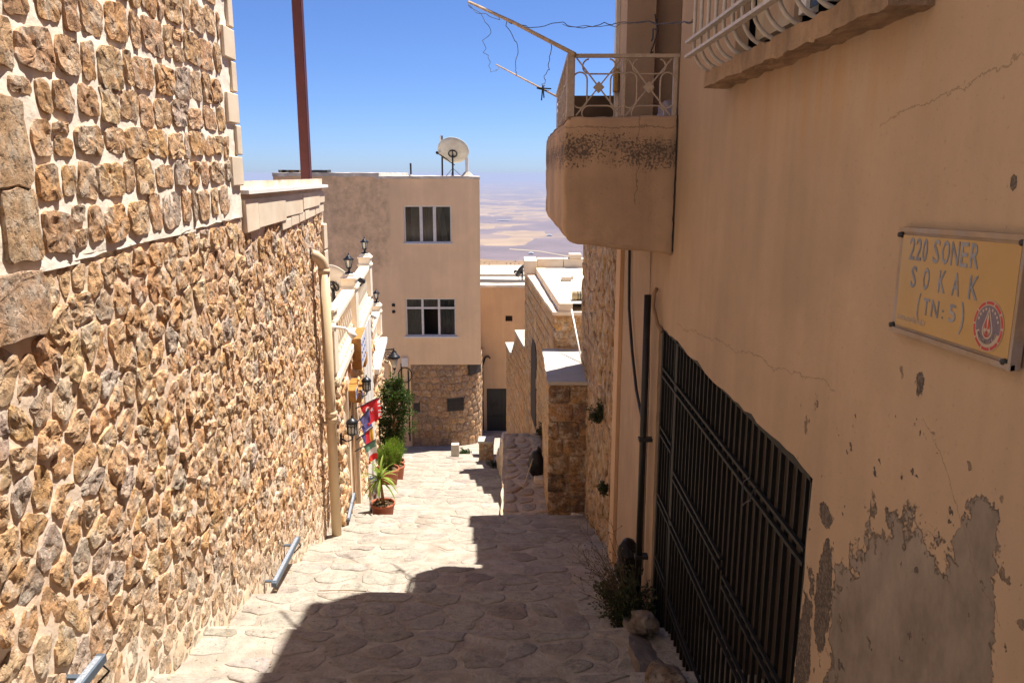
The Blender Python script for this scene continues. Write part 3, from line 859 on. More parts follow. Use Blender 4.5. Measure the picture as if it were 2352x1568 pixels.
# ------------------------------------------------------------------ pots and plants on the lit side
M['terracotta'] = m_plain('terracotta_plastic', (0.34, 0.10, 0.05), 0.6, 0, 0.3, 0.1, 10)
M['soil'] = m_rough('dry_soil', (0.12, 0.075, 0.04), 0.4, 20, 1.0, 60, 0.02)
def leaf_mat(name, c1, c2):
    m = N(name).rough(0.5)
    a = m.n('ShaderNodeAttribute', attribute_name='tint').outputs['Color']
    c = m.mix(a, c1, c2)
    m.color(c)
    m.b.inputs['Subsurface Weight'].default_value = 0.0
    tr = m.n('ShaderNodeBsdfTranslucent'); m.link(m.mix(0.5, c, c2), tr.inputs[0])
    mx = m.n('ShaderNodeMixShader'); mx.inputs[0].default_value = 0.35
    m.link(m.b.outputs[0], mx.inputs[1]); m.link(tr.outputs[0], mx.inputs[2]); m.link(mx.outputs[0], m.out.inputs[0])
    return m.mat
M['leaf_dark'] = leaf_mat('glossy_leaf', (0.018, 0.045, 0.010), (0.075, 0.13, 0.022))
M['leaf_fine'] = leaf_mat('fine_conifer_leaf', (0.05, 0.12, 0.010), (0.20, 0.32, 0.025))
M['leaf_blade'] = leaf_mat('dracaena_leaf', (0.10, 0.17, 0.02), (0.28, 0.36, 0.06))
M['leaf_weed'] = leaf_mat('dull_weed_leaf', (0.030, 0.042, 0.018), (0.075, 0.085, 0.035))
M['bark'] = m_rough('brown_bark', (0.24, 0.13, 0.06), 0.3, 25, 0.8, 60, 0.01)
M['dry_stem'] = m_rough('dry_stem', (0.30, 0.21, 0.13), 0.2, 20, 0.2)
def pot(t, x, y, z, r, h):
    MB().lathe((x, y, z), [(r * 0.72, 0), (r * 0.76, 0.01), (r * 0.93, h * 0.86), (r * 1.0, h * 0.86), (r * 1.02, h * 0.9), (r * 1.0, h), (r * 0.93, h), (r * 0.9, h * 0.9)], 28, caps=False).build('pot', M['terracotta'], t, True)
    MB().lathe((x, y, z + h * 0.86), [(r * 0.925, 0), (r * 0.4, 0.012), (0.01, 0.015)], 20, caps=False).build('soil', M['soil'], t, True)
def leaves(name, pts, mat, parent, L, W, fold=0.25):
    """pts: (position, direction, brightness 0..1); each leaf two folded quads"""
    V = []; F = []; C = []
    for p, d, br in pts:
        p = Vector(p); d = Vector(d).normalized()
        up = Vector((random.uniform(-1, 1), random.uniform(-1, 1), random.uniform(0.2, 1.2)))
        x = d.cross(up)
        if x.length < 1e-3: continue
        x.normalize(); n_ = x.cross(d)
        l = L * random.uniform(0.6, 1.25); w = W * random.uniform(0.7, 1.2)
        b = len(V)
        V += [p, p + d * l * 0.5 + x * w * 0.5 + n_ * w * fold, p + d * l - n_ * l * 0.12, p + d * l * 0.5 - x * w * 0.5 + n_ * w * fold]
        F += [(b, b + 1, b + 2), (b, b + 2, b + 3)]
        C += [(br,) * 3] * 4
    return make(name, V, F, mat, parent, False, cols=np.array(C))
def rnd_dir(up=0.0):
    while True:
        v = Vector((random.uniform(-1, 1), random.uniform(-1, 1), random.uniform(-1, 1)))
        if 0.1 < v.length < 1: break
    v.normalize(); v.z += up
    return v.normalized()
# yucca-like plant in the first pot
px, py = -1.84, 10.62; pz = gz(px, py)
t = thing('potted_dracaena', (px, py, pz), 'spiky dracaena with bare stem in a round terracotta pot by the step', 'potted plant')
pot(t, px, py, pz, 0.175, 0.27)
crown = Vector((px - 0.03, py, pz + 0.64))
MB().tube([(px + 0.01, py, pz + 0.2), (px - 0.005, py, pz + 0.42), crown], [0.03, 0.02, 0.022], 8).build('stem', M['bark'], t, True)
V = []; F = []; C = []
for k in range(38):
    a = k * 2.4 + random.uniform(-.2, .2); e = random.uniform(-0.35, 1.35) if k > 12 else random.uniform(0.6, 1.45)
    L = random.uniform(0.26, 0.40); br = random.random()
    d0 = Vector((math.cos(a) * math.cos(e), math.sin(a) * math.cos(e), math.sin(e)))
    side = Vector((-math.sin(a), math.cos(a), 0)); p = crown + Vector((0, 0, random.uniform(-0.05, 0.03)))
    b0 = len(V); n = 7
    for i in range(n):
        f = i / (n - 1); w = 0.014 * (0.7 + 1.0 * math.sin(min(1, f * 1.3) * math.pi * 0.5)) * (1 - f) ** 0.6 + 0.001
        V += [p - side * w, p + Vector((0, 0, -0.35 * w)), p + side * w]; C += [(br,) * 3] * 3
        d0 = (d0 + Vector((0, 0, -0.16 - 0.10 * max(0, math.cos(e))))).normalized(); p = p + d0 * (L / (n - 1))
    for i in range(n - 1):
        q = b0 + i * 3; F += [(q, q + 1, q + 4, q + 3), (q + 1, q + 2, q + 5, q + 4)]
make('leaf_rosette', V, F, M['leaf_blade'], t, True, cols=np.array(C))
pw = leaves('pot_weeds', [((px + random.uniform(-.12, .12), py + random.uniform(-.12, .12), pz + 0.235), rnd_dir(0.6), random.random()) for _ in range(60)], M['leaf_weed'], t, 0.05, 0.02); pw['kind'] = 'stuff'
# two fine-leaved shrubs
def fine_shrub(x, y, r, h, pr, ph, label):
    z = gz(x, y)
    t = thing('potted_shrub', (x, y, z), label, 'potted plant', 'fine leaved shrubs in terracotta pots')
    pot(t, x, y, z, pr, ph)
    b = MB(); pts = []
    for k in range(70):
        a = random.uniform(0, 6.283); rr = r * math.sqrt(random.random())
        top = h * (1 - 0.45 * (rr / r) ** 2) * random.uniform(0.75, 1.06)
        base = Vector((x + rr * 0.25 * math.cos(a), y + rr * 0.25 * math.sin(a), z + ph * 0.86)); tip = Vector((x + rr * math.cos(a), y + rr * math.sin(a), z + ph + top))
        b.tube([base, base.lerp(tip, 0.5) + Vector((0, 0, 0.03)), tip], [0.006, 0.004, 0.002], 4)
        for i in range(60):
            f = random.uniform(0.12, 1.0)
            p = base.lerp(tip, f) + rnd_dir() * 0.03
            d = (tip - base).normalized() * 0.9 + rnd_dir() * 0.9
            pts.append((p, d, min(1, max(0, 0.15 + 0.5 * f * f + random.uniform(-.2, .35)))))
    b.build('stems', M['bark'], t)
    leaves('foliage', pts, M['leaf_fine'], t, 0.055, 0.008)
fine_shrub(-2.42, 14.6, 0.27, 0.52, 0.235, 0.36, 'bright green fine leaved shrub in the biggest terracotta pot')
fine_shrub(-2.44, 15.7, 0.25, 0.62, 0.21, 0.34, 'green fine leaved shrub in the terracotta pot standing behind the biggest pot')
# tall column of glossy leaves
x, y = -2.62, 17.0; z = gz(x, y)
t = thing('potted_tree', (x, y, z), 'tall dark glossy leaved column shrub in a pot before the street lamp', 'potted plant')
pot(t, x, y, z, 0.2, 0.32)
b = MB(); pts = []
H = 2.1
b.tube([(x, y, z + 0.25), (x + 0.02, y, z + 0.8), (x - 0.03, y + 0.02, z + 1.6), (x, y, z + H)], [0.03, 0.024, 0.018, 0.006], 7)
for k in range(150):
    f = random.uniform(0.22, 0.98); a = random.uniform(0, 6.283)
    rad = 0.46 * (0.62 + 0.6 * noise.noise((f * 5, math.cos(a), math.sin(a)))) * min(1.0, (1.03 - f) * 4) * min(1, f * 2.2) + 0.1
    base = Vector((x, y, z + 0.1 + f * H * 0.96)); tip = base + Vector((math.cos(a) * rad, math.sin(a) * rad, random.uniform(0.02, 0.22)))
    b.tube([base, base.lerp(tip, 0.6) + Vector((0, 0, 0.02)), tip], [0.007, 0.005, 0.002], 4)
    for i in range(36):
        g = random.uniform(0.25, 1.08); p = base.lerp(tip, g) + rnd_dir() * 0.06
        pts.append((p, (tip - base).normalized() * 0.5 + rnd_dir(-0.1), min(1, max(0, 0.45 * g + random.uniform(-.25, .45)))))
b.build('trunk', M['bark'], t)
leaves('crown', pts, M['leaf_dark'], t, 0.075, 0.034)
# steel ashtray bin behind the first pot
M['steel'] = m_plain('polished_steel', (0.55, 0.55, 0.56), 0.22, 1.0, 0.5, 0.1)
x, y = -2.03, 11.05; z = gz(x, y)
t = thing('ashtray_bin', (x, y, z), 'polished steel cylinder ashtray behind the dracaena pot', 'bin')
MB().lathe((x, y, z), [(0.085, 0), (0.085, 0.50)], 20).build('cylinder', M['steel'], t, True)
MB().lathe((x, y, z + 0.501), [(0.09, 0), (0.09, 0.02), (0.078, 0.03), (0.07, 0.022)], 20).build('rim', M['steel'], t, True)
MB().lathe((x, y, z + 0.521), [(0.06, 0), (0.058, 0.004)], 16).build('tray', M['cable'], t)
# ------------------------------------------------------------------ satellite dishes
M['dish'] = m_rough('weathered_dish_paint', (0.60, 0.57, 0.48), 0.12, 6, 0.05, 30, 0.002, rough=0.5, tint=(0.45, 0.33, 0.20), tfac=0.35)
M['iron'] = m_plain('dark_iron', (0.03, 0.028, 0.028), 0.6, 0.2)
def dish(loc, base_z, R, az, el, label, mast=True, lnb_side=(0, 0, 0), matd='dish'):
    """reflector looking along az/el; loc is its centre"""
    c = Vector(loc)
    d = Vector((math.sin(az) * math.cos(el), math.cos(az) * math.cos(el), math.sin(el)))
    x = d.cross(Vector((0, 0, 1))).normalized(); y = x.cross(d)
    t = thing('satellite_dish', (c.x, c.y, base_z), label, 'satellite dish')
    V = []; F = []; n = 32; rings = 6
    for layer in (0, 1):
        for i in range(rings + 1):
            r = R * i / rings
            for k in range(n):
                a = 2 * math.pi * k / n
                V.append(c + x * r * math.cos(a) + y * r * 1.06 * math.sin(a) + d * (0.28 * R * (i / rings) ** 2 - layer * 0.012))
    L = (rings + 1) * n
    for layer in (0, 1):
        for i in range(rings):
            for k in range(n):
                q = layer * L + i * n + k; q2 = layer * L + i * n + (k + 1) % n
                f = (q, q2, q2 + n, q + n); F.append(f if layer == 0 else f[::-1])
    for k in range(n):
        F.append((rings * n + k, rings * n + (k + 1) % n, L + rings * n + (k + 1) % n, L + rings * n + k))
    make('reflector', V, F, M[matd], t, True)
    bk = c - d * 0.03
    b = MB()
    ring = [bk + x * (R * 0.27 * math.cos(a)) + y * (R * 0.27 * math.sin(a)) for a in np.linspace(0, 2 * math.pi, 17)]
    b.tube(ring, 0.02 * R / 0.5, 6)
    b.tube([bk + y * R * 0.27, bk - y * R * 0.27], 0.02, 6)
    b.build('mount_ring', M['iron'], t)
    if mast:
        m = MB(); foot = Vector((bk.x, bk.y - 0.06, base_z)); m.tube([bk - d * 0.05, Vector((bk.x, bk.y - 0.06, bk.z - 0.1)), foot], 0.028, 8)
        for k in range(3):
            a = k * 2.1 + 0.4; m.tube([foot + Vector((0, 0, 0.25)), foot + Vector((0.28 * math.cos(a), 0.28 * math.sin(a), 0.005))], 0.008, 5)
        m.build('mast', M['iron'], t)
    e = c - y * R * 1.0; f_ = c + d * R * 1.1 - y * R * 0.75 + Vector(lnb_side)
    b = MB().tube([e, f_], 0.016, 6); b.build('feed_arm', M['iron'], t)
    MB().tube([f_ - d * 0.02 + y * 0.02, f_ + y * 0.10 - d * 0.08], 0.045, 8).build('receiver', M['iron'], t)
    return t
# ------------------------------------------------------------------ plaster house closing the view
def m_plaster(name, base, tint, var=0.12, streak=0.12, stain=None):
    m = N(name).rough(0.92)
    c = m.mix(1.0, base, m.ramp(m.noise(1.3, 7, 0.6), [(0.3, 1 - var), (0.7, 1 + var)]), 'MULTIPLY')
    c = m.mix(m.ramp(m.noise(0.7, 6, 0.65, vec=m.mapped(loc=(5, 2, 8))), [(0.42, 0.0), (0.68, 0.6)]), c, tint)
    st = m.noise(1.0, 6, 0.6, vec=m.mapped(scale=(4.5, 4.5, 0.35)), dist=0.6)
    c = m.mix(1.0, c, m.ramp(st, [(0.34, 1 - streak), (0.58, 1.0), (0.75, 1.04)]), 'MULTIPLY')
    fine = m.ramp(m.noise(60, 5, 0.7), [(0.30, 0.72), (0.40, 1.0)])
    c = m.mix(1.0, c, fine, 'MULTIPLY')
    m.color(c)
    m.bump(m.math('ADD', m.noise(9, 6, 0.6), m.math('MULTIPLY', m.noise(70, 4, 0.6), 0.25)), 0.35, 0.012)
    return m
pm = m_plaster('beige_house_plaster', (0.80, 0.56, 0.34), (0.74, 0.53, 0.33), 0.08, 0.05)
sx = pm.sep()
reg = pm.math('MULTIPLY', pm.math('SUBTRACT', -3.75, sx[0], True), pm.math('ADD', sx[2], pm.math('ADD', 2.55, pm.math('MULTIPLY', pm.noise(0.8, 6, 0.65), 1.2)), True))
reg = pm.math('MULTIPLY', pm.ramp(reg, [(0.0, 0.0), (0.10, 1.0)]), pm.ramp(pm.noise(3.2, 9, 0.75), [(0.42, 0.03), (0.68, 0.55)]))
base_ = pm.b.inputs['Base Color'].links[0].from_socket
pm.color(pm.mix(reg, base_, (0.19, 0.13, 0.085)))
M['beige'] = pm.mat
M['beige_dirty'] = m_rough('patched_dirty_render', (0.46, 0.33, 0.24), 0.3, 2.2, 0.7, 14, 0.02, tint=(0.16, 0.12, 0.10), tfac=0.55, streak=0.25)
def wall_face(outer, holes, frame, depth, parent, name, mat, reveal=None):
    loops = [[Vector((p[0], p[1], 0)) for p in outer]] + [[Vector((p[0], p[1], 0)) for p in h] for h in holes]
    flat = [p for l in loops for p in l]
    tris = tessellate_polygon(loops)
    b = MB().add([frame(p.x, p.y, 0) for p in flat], tris)
    for h in holes:
        n = len(h)
        V = [frame(p[0], p[1], 0) for p in h] + [frame(p[0], p[1], -depth) for p in h]
        b.add(V, [(i, (i + 1) % n, (i + 1) % n + n, i + n) for i in range(n)])
    o = b.build(name, mat, parent)
    bm = bmesh.new(); bm.from_mesh(o.data); bmesh.ops.remove_doubles(bm, verts=bm.verts, dist=1e-5); bmesh.ops.recalc_face_normals(bm, faces=bm.faces); bm.to_mesh(o.data); bm.free()
    return o
CY = 25.0
fr_c = lambda s, t, d: (s, CY - d, t)
P = lambda u, v: (atY(u, v, CY)[0], atY(u, v, CY)[2])
ctr = thing('plaster_house', (-4, CY + 3, -8.7), 'three storey beige plaster house with dish, across the foot of the alley', 'house')
def rect(u0, v0, u1, v1):
    a = P((u0 + u1) / 2, v1); c = P((u0 + u1) / 2, v0); x0 = P(u0, (v0 + v1) / 2)[0]; x1 = P(u1, (v0 + v1) / 2)[0]
    return x0, x1, a[1], c[1]
w1 = rect(928, 472, 1037, 558); w2 = rect(932, 685, 1047, 772)
XR = -1.0; XS = P(862, 407)[0]; ZT = P(1000, 408)[1]; ZT2 = P(750, 403)[1] + 0.02; ZB = P(1020, 837)[1]; XB = P(944, 900)[0]
R4 = lambda r: [(r[0], r[2]), (r[1], r[2]), (r[1], r[3]), (r[0], r[3])]
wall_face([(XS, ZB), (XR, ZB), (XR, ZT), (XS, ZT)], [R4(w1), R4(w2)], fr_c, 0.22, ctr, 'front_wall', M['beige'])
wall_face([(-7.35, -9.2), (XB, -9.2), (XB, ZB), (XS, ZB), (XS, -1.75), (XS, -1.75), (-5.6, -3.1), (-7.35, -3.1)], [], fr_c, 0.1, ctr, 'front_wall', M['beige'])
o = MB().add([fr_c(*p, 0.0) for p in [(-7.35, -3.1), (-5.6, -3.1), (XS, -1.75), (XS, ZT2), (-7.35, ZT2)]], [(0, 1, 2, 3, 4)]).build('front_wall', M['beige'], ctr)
b = MB().box(-7.35, XS, CY + 0.3, CY + 7, -9.2, ZT2 - 0.12); b.box(XS, XR - 0.75, CY + 0.9, CY + 7, -6.0, ZT - 0.2)
b.box(XS, XR - 0.12, CY + 0.002, CY + 0.9, ZT - 0.25, ZT - 0.041)
sl = lambda z: [(XR - 0.25, CY + 0.003, z), (XR - 0.002, CY + 0.003, z), (XR - 0.70, CY + 7, z), (XR - 0.95, CY + 7, z)]
b.add(sl(ZB) + sl(ZT - 0.045), [(3, 2, 1, 0), (4, 5, 6, 7), (0, 1, 5, 4), (1, 2, 6, 5), (2, 3, 7, 6), (3, 0, 4, 7)])
b.add([(XS, CY + 0.004, ZB + 0.002), (XR - 0.004, CY + 0.004, ZB + 0.002), (XR - 0.7, CY + 7, ZB + 0.002), (XS, CY + 7, ZB + 0.002)], [(3, 2, 1, 0)])
b.box(-7.35, XS, CY + 0.003, CY + 0.3, -9.2, ZT2 - 0.13)
b.build('body', M['beige'], ctr)
M['roof_render'] = m_rough('bleached_roof_edge', (0.58, 0.52, 0.45), 0.25, 3, 0.8, 18, 0.02, tint=(0.30, 0.24, 0.19), tfac=0.6)
e_ = lambda z: [(XS + 0.02, CY - 0.025, z), (XR + 0.015, CY - 0.025, z), (XR - 0.68, CY + 7, z), (XS + 0.02, CY + 7, z)]
roughen(MB().add(e_(ZT - 0.04) + e_(ZT + 0.04), [(3, 2, 1, 0), (4, 5, 6, 7), (0, 1, 5, 4), (1, 2, 6, 5), (2, 3, 7, 6), (3, 0, 4, 7)]).build('roof_edge', M['roof_render'], ctr), 0.3, 0.02, 2)
roughen(MB().box(-7.37, XS + 0.12, CY - 0.03, CY + 7, ZT2 - 0.05, ZT2 + 0.06).build('roof_edge', M['roof_render'], ctr), 0.3, 0.02, 2)
# windows
M['frame_white'] = m_plain('grubby_white_frame', (0.66, 0.62, 0.58), 0.5, 0, 0.4, 0.15, 20)
gm = N('window_glass'); gm.b.inputs['Base Color'].default_value = (0.02, 0.022, 0.022, 1); gm.rough(0.06); gm.b.inputs['Specular IOR Level'].default_value = 0.6
tr = gm.n('ShaderNodeBsdfTransparent'); tr.inputs[0].default_value = (0.75, 0.78, 0.76, 1); mx = gm.n('ShaderNodeMixShader'); mx.inputs[0].default_value = 0.68
gm.link(gm.b.outputs[0], mx.inputs[1]); gm.link(tr.outputs[0], mx.inputs[2]); gm.link(mx.outputs[0], gm.out.inputs[0])
gm.color(gm.mix(1.0, (0.03, 0.03, 0.028), gm.ramp(gm.noise(3, 4), [(0.3, 0.5), (0.7, 1.6)]), 'MULTIPLY'))
M['glass'] = gm.mat
M['curtain'] = m_rough('grey_lace_curtain', (0.40, 0.38, 0.35), 0.15, 8, 0.2, 40, rough=0.9)
M['room'] = m_plain('dark_room', (0.05, 0.04, 0.033), 0.9)
def curtain(x0, x1, z0, z1, y, lean, parent, name='curtain'):
    V = []; F = []; n = 36; m_ = 6
    for j in range(m_ + 1):
        for i in range(n + 1):
            f = i / n; g = j / m_
            V.append((x0 + (x1 - x0) * f + lean * (1 - g), y + 0.025 * math.sin(f * 26) * (0.6 + 0.4 * g), z0 + (z1 - z0) * g))
    for j in range(m_):
        for i in range(n): q = j * (n + 1) + i; F.append((q, q + 1, q + n + 2, q + n + 1))
    return make(name, V, F, M['curtain'], parent, True)
def window(r, cols, bar=None, open_=None, sill=False):
    x0, x1, z0, z1 = r; y = CY + 0.05; f = 0.042
    w = MB().box(x0, x1, y, y + 0.06, z0, z0 + f)
    w.box(x0, x1, y, y + 0.06, z1 - f, z1); w.box(x0, x0 + f, y, y + 0.06, z0 + f, z1 - f); w.box(x1 - f, x1, y, y + 0.06, z0 + f, z1 - f)
    w = w.build('window', M['frame_white'], ctr)
    xs_ = [x0 + (x1 - x0) * c for c in cols]
    for x in xs_[1:-1]: MB().box(x - 0.034, x + 0.034, y - 0.012, y + 0.062, z0 + f + 0.002, z1 - f - 0.002).build('mullion', M['frame_white'], w)
    if bar:
        zz_ = z0 + (z1 - z0) * bar
        MB().box(x0 + f, x1 - f, y - 0.006, y + 0.058, zz_ - 0.03, zz_ + 0.03).build('transom', M['frame_white'], w)
    for i in range(len(xs_) - 1):
        a, c = xs_[i] + 0.036, xs_[i + 1] - 0.036
        zs_ = [(z0 + f, z1 - f)] if not bar else [(z0 + f, zz_ - 0.032), (zz_ + 0.032, z1 - f)]
        for j, (q0, q1) in enumerate(zs_):
            if open_ == (i, j): continue
            MB().box(a, c, y + 0.028, y + 0.034, q0, q1).build('pane', M['glass'], w)
    return w
w = window(w1, (0, 0.35, 0.65, 1))
x0, x1, z0, z1 = w1; L = x1 - x0
curtain(x0 + 0.14 * L, x0 + 0.34 * L, z0 + 0.03, z1 - 0.04, CY + 0.17, 0, w); curtain(x0 + 0.36 * L, x0 + 0.63 * L, z0 + 0.03, z1 - 0.04, CY + 0.19, 0, w)
curtain(x0 + 0.67 * L, x0 + 0.80 * L, z0 + 0.05, z1 - 0.04, CY + 0.16, 0.12 * L, w)
MB().box(x0 + 0.36 * L, x0 + 0.39 * L, CY + 0.03, CY + 0.1, z0 + 0.05, z1 - 0.05).build('sash', M['frame_white'], w)
MB().box(x0 + 0.61 * L, x0 + 0.64 * L, CY + 0.03, CY + 0.1, z0 + 0.05, z1 - 0.05).build('sash', M['frame_white'], w)
MB().box(x0 - 0.04, x1 + 0.04, CY - 0.04, CY + 0.05, z0 - 0.035, z0 + 0.004).build('sill', M['frame_white'], w)
w = window(w2, (0, 0.335, 0.665, 1), 0.74, (1, 0))
x0, x1, z0, z1 = w2; L = x1 - x0
curtain(x0 + 0.03 * L, x0 + 0.31 * L, z0 + 0.03, z1 - 0.04, CY + 0.18, 0, w); curtain(x0 + 0.68 * L, x0 + 0.97 * L, z0 + 0.03, z1 - 0.04, CY + 0.18, 0, w); curtain(x0 + 0.34 * L, x0 + 0.66 * L, z0 + (z1 - z0) * 0.74, z1 - 0.04, CY + 0.18, 0, w)
MB().box(x0 - 0.06, x1 + 0.07, CY - 0.05, CY + 0.05, z0 - 0.05, z0 + 0.004).build('sill', M['frame_white'], w)
for r in (w1, w2):
    q = MB().box(r[0] - 0.3, r[1] + 0.25, CY + 0.23, CY + 0.89, r[2] - 0.3, r[3] + 0.25)
    q.f = [f[::-1] for f in q.f]; del q.f[2]; del q.m[2]
    q.build('room', M['room'], ctr)
# curved rubble base under the corner
def base_path(s):
    """s metres along the foot from its plaster end; straight, then round the corner"""
    L0 = 1.13; R = 1.08
    x0, y0 = XB, CY + 0.03
    if s < L0: return (x0 + s, y0), (0, -1)
    a = (s - L0) / R
    if a < math.pi / 2: return (x0 + L0 + R * math.sin(a), y0 + R * (1 - math.cos(a))), (math.sin(a), -math.cos(a))
    return (x0 + L0 + R, y0 + R + (s - L0 - R * math.pi / 2)), (1, 0)
def fr_b(s, t, d):
    (x, y), n_ = base_path(s); return (x + n_[0] * d, y + n_[1] * d, t)
rough_sheet('base_mortar', m_rough('base_mortar', (0.33, 0.22, 0.135), 0.2, 3, 0.6, 20, 0.02), ctr, fr_b, 0.0, 4.6, -9.2, ZB, 0.1, 0.012)
stones = []
for p in cells(row_seeds(0.02, 4.5, -8.75, ZB - 0.02, 0.235, 0.2, 0.36, 0.2, 0.15), (0.03, 4.5, -9.0, ZB - 0.02), 0.4):
    if len(p) < 3: continue
    c = np.mean(p, axis=0)
    if 1.15 < c[0] < 1.72 and -7.62 < c[1] < -7.16: continue
    if c[0] < 0.32 and -7.66 < c[1] < -7.22: continue
    p = inset(p, random.uniform(0.008, 0.02))
    if len(p) < 3 or area(p) < 0.008: continue
    Vs, Fs = stone_mesh(chaikin(p, 2, 0.12), random.uniform(0.015, 0.035), fr_b, 14, [(1.0, 0.5), (0.88, 0.95), (0.45, 1.05)], 0.06, 0.3, 6)
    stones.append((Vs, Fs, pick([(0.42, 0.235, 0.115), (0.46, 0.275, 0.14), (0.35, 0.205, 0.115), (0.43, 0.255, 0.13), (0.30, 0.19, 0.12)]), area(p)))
lay(ctr, stones, M['stone_dark'], 'base_stone', 290)
w = MB().prism([(1.17, -7.60), (1.70, -7.60), (1.70, -7.18), (1.17, -7.18)], fr_b, -0.02, 0.06).build('vent_window', M['room'], ctr)
for k in range(5):
    MB().beam(fr_b(1.22 + 0.11 * k, -7.6, 0.07), fr_b(1.22 + 0.11 * k, -7.18, 0.07), 0.014).build('vent_bar', M['iron'], w)
for k in range(3):
    MB().beam(fr_b(1.17, -7.52 + 0.13 * k, 0.075), fr_b(1.70, -7.52 + 0.13 * k, 0.075), 0.012).build('vent_bar', M['iron'], w)
MB().prism([(0.06, -7.62), (0.28, -7.62), (0.28, -7.26), (0.06, -7.26)], fr_b, -0.02, 0.014).build('vent_hole', M['room'], ctr)
MB().prism([(1.9, ZB - 0.42), (2.45, ZB - 0.42), (2.45, ZB - 0.02), (1.9, ZB - 0.02)], fr_b, -0.02, 0.12).build('vent_hole', M['room'], ctr)
# bits on the wall and the roof
x, z = P(904, 705)
for zc in (P(904, 702)[1], P(904, 717)[1]):
    MB().lathe((x, CY - 0.012, zc), [(0.05, -0.02), (0.055, 0.04), (0.03, 0.07)], 8).build('outlet', M['cable'], ctr)
x, z = P(930, 829)
MB().box(x - 0.1, x + 0.1, CY - 0.09, CY - 0.001, z - 0.16, z + 0.12).build('junction_box', M['frame_white'], ctr)
b = MB(); b.tube([(x + 0.22 * math.cos(a), CY - 0.04 - 0.004 * a, z - 0.45 + 0.24 * math.sin(a)) for a in np.linspace(0, 12.0, 50)], 0.014, 5); b.build('cable_coil', M['cable'], ctr)
for dx in (-0.12, 0.10): MB().tube([(x + dx, CY - 0.03, z - 0.2 - dx), (x + dx, CY - 0.03, -8.6)], 0.022, 6).build('conduit', M['cable'], ctr)
X, Y, Z = atY(1040, 352, 25.9)
dish((X, Y, Z), ZT + 0.04, 0.50, math.radians(5), math.radians(43), 'weathered white satellite dish on the plaster house roof', lnb_side=(-0.55, -0.5, -0.1))
for (u, v0, v1, r_, m_, lab, wd) in ((944, 405, 375, 0.03, 'iron', 'short black iron rod on the plaster house roof', 'rod'), (1016, 400, 312, 0.028, 'iron', 'thin black aerial mast beside the roof dish', 'mast'), (1073, 403, 362, 0.055, 'frame_white', 'stub of grey pipe at the roof corner beside the dish', 'pipe')):
    a = atY(u, v0, 26.2); c = atY(u - 1, v1, 26.2)
    t = thing({'rod': 'iron_rod', 'mast': 'aerial_mast', 'pipe': 'roof_pipe'}[wd], (a[0], a[1], ZT + 0.03), lab, wd)
    MB().tube([(a[0], a[1], ZT + 0.0), (c[0], c[1], c[2])], r_, 8).build('shaft', M[m_], t)
    if wd == 'mast': MB().box(c[0] - 0.06, c[0] - 0.02, c[1] - 0.03, c[1] + 0.03, c[2] - 0.25, c[2] + 0.02).build('antenna', M['frame_white'], t)
    elif wd == 'pipe': MB().lathe((a[0], a[1], ZT + 0.035), [(0.22, 0), (0.08, 0.14)], 10).build('mortar_collar', M['roof_render'], t)
    else: MB().lathe((a[0], a[1], ZT + 0.035), [(0.08, 0), (0.04, 0.06)], 8).build('mortar_collar', M['roof_render'], t)
for (u, w_, lab, nm) in ((670, 0.32, 'flat stone slab lying on the dirty end of the plaster house roof', 'stone_slab'), (737, 0.28, 'dark folded mat lying on the plaster house roof behind the red post', 'folded_mat')):
    a = atY(u, 400, 25.6)
    o = roughen(MB().box(a[0] - w_, a[0] + w_, 25.3, 25.8, ZT2 + 0.06, ZT2 + 0.14).build(nm, M['stone_dark'] if 'slab' in nm else M['iron'], None), 0.12, 0.02, 4)
    tag(o, lab, 'slab' if 'slab' in nm else 'mat')
# dish on the hotel terrace
X, Y, Z = atY(772, 655, 13.4)
dish((X - 0.02, Y, Z), -2.63, 0.34, math.radians(28), math.radians(30), 'cream satellite dish on the balustraded terrace beside the drainpipe', lnb_side=(0.30, -0.45, 0.1))
# street lamp on a scroll bracket, thin downpipe
x, y, z = atY(905, 820, 19.2)
t = thing('street_lamp', (x, y, z - 0.3), 'black scroll bracket street lamp with white glass at the end of the terrace house', 'street lamp')
xw = HW(19.2) - 0.0
b = MB().tube([(xw, y, z + 0.18), (x, y, z + 0.20)], 0.018, 6); b.tube([(xw + 0.03, y, z - 0.25), (xw + 0.03, y, z + 0.25)], 0.02, 6)
for cx, cz, r_ in ((xw + 0.15, z + 0.05, 0.10), (xw + 0.13, z - 0.1, 0.07), (xw + 0.3, z + 0.11, 0.06)):
    b.tube([(cx + r_ * (1 - a / 12) * math.cos(a), y, cz + r_ * (1 - a / 12) * math.sin(a)) for a in np.linspace(0, 9, 24)], 0.012, 5)
b.build('bracket', M['black_metal'], t)
MB().lathe((x, y, z - 0.02), [(0.15, 0), (0.153, 0.03), (0.12, 0.06), (0.09, 0.09), (0.05, 0.14), (0.016, 0.17), (0.016, 0.22), (0.005, 0.26)], 16).build('hood', M['black_metal'], t, True)
MB().lathe((x, y, z - 0.27), [(0.04, 0), (0.075, 0.08), (0.105, 0.25)], 14).build('glass', M['frosted'], t, True)
MB().lathe((x, y, z - 0.36), [(0.004, 0), (0.03, 0.05), (0.045, 0.09)], 10).build('finial', M['black_metal'], t, True)
x, y = HW(19.25) + 0.16, 19.42
t = thing('downpipe', (x, y, gline(19.4)), 'thin cream downpipe at the far end of the terrace house below the street lamp', 'downpipe')
MB().tube([(x, y, gline(19.4) - 0.1), (x, y, -4.72), (x - 0.04, y, -4.62), (x - 0.2, y, -4.58)], 0.05, 10).build('pipe', M['pipe'], t, True)
for k in (-5.4, -6.6): MB().tube([(x, y, k), (x, y, k + 0.05)], 0.06, 10).build('collar', M['pipe'], t, True)
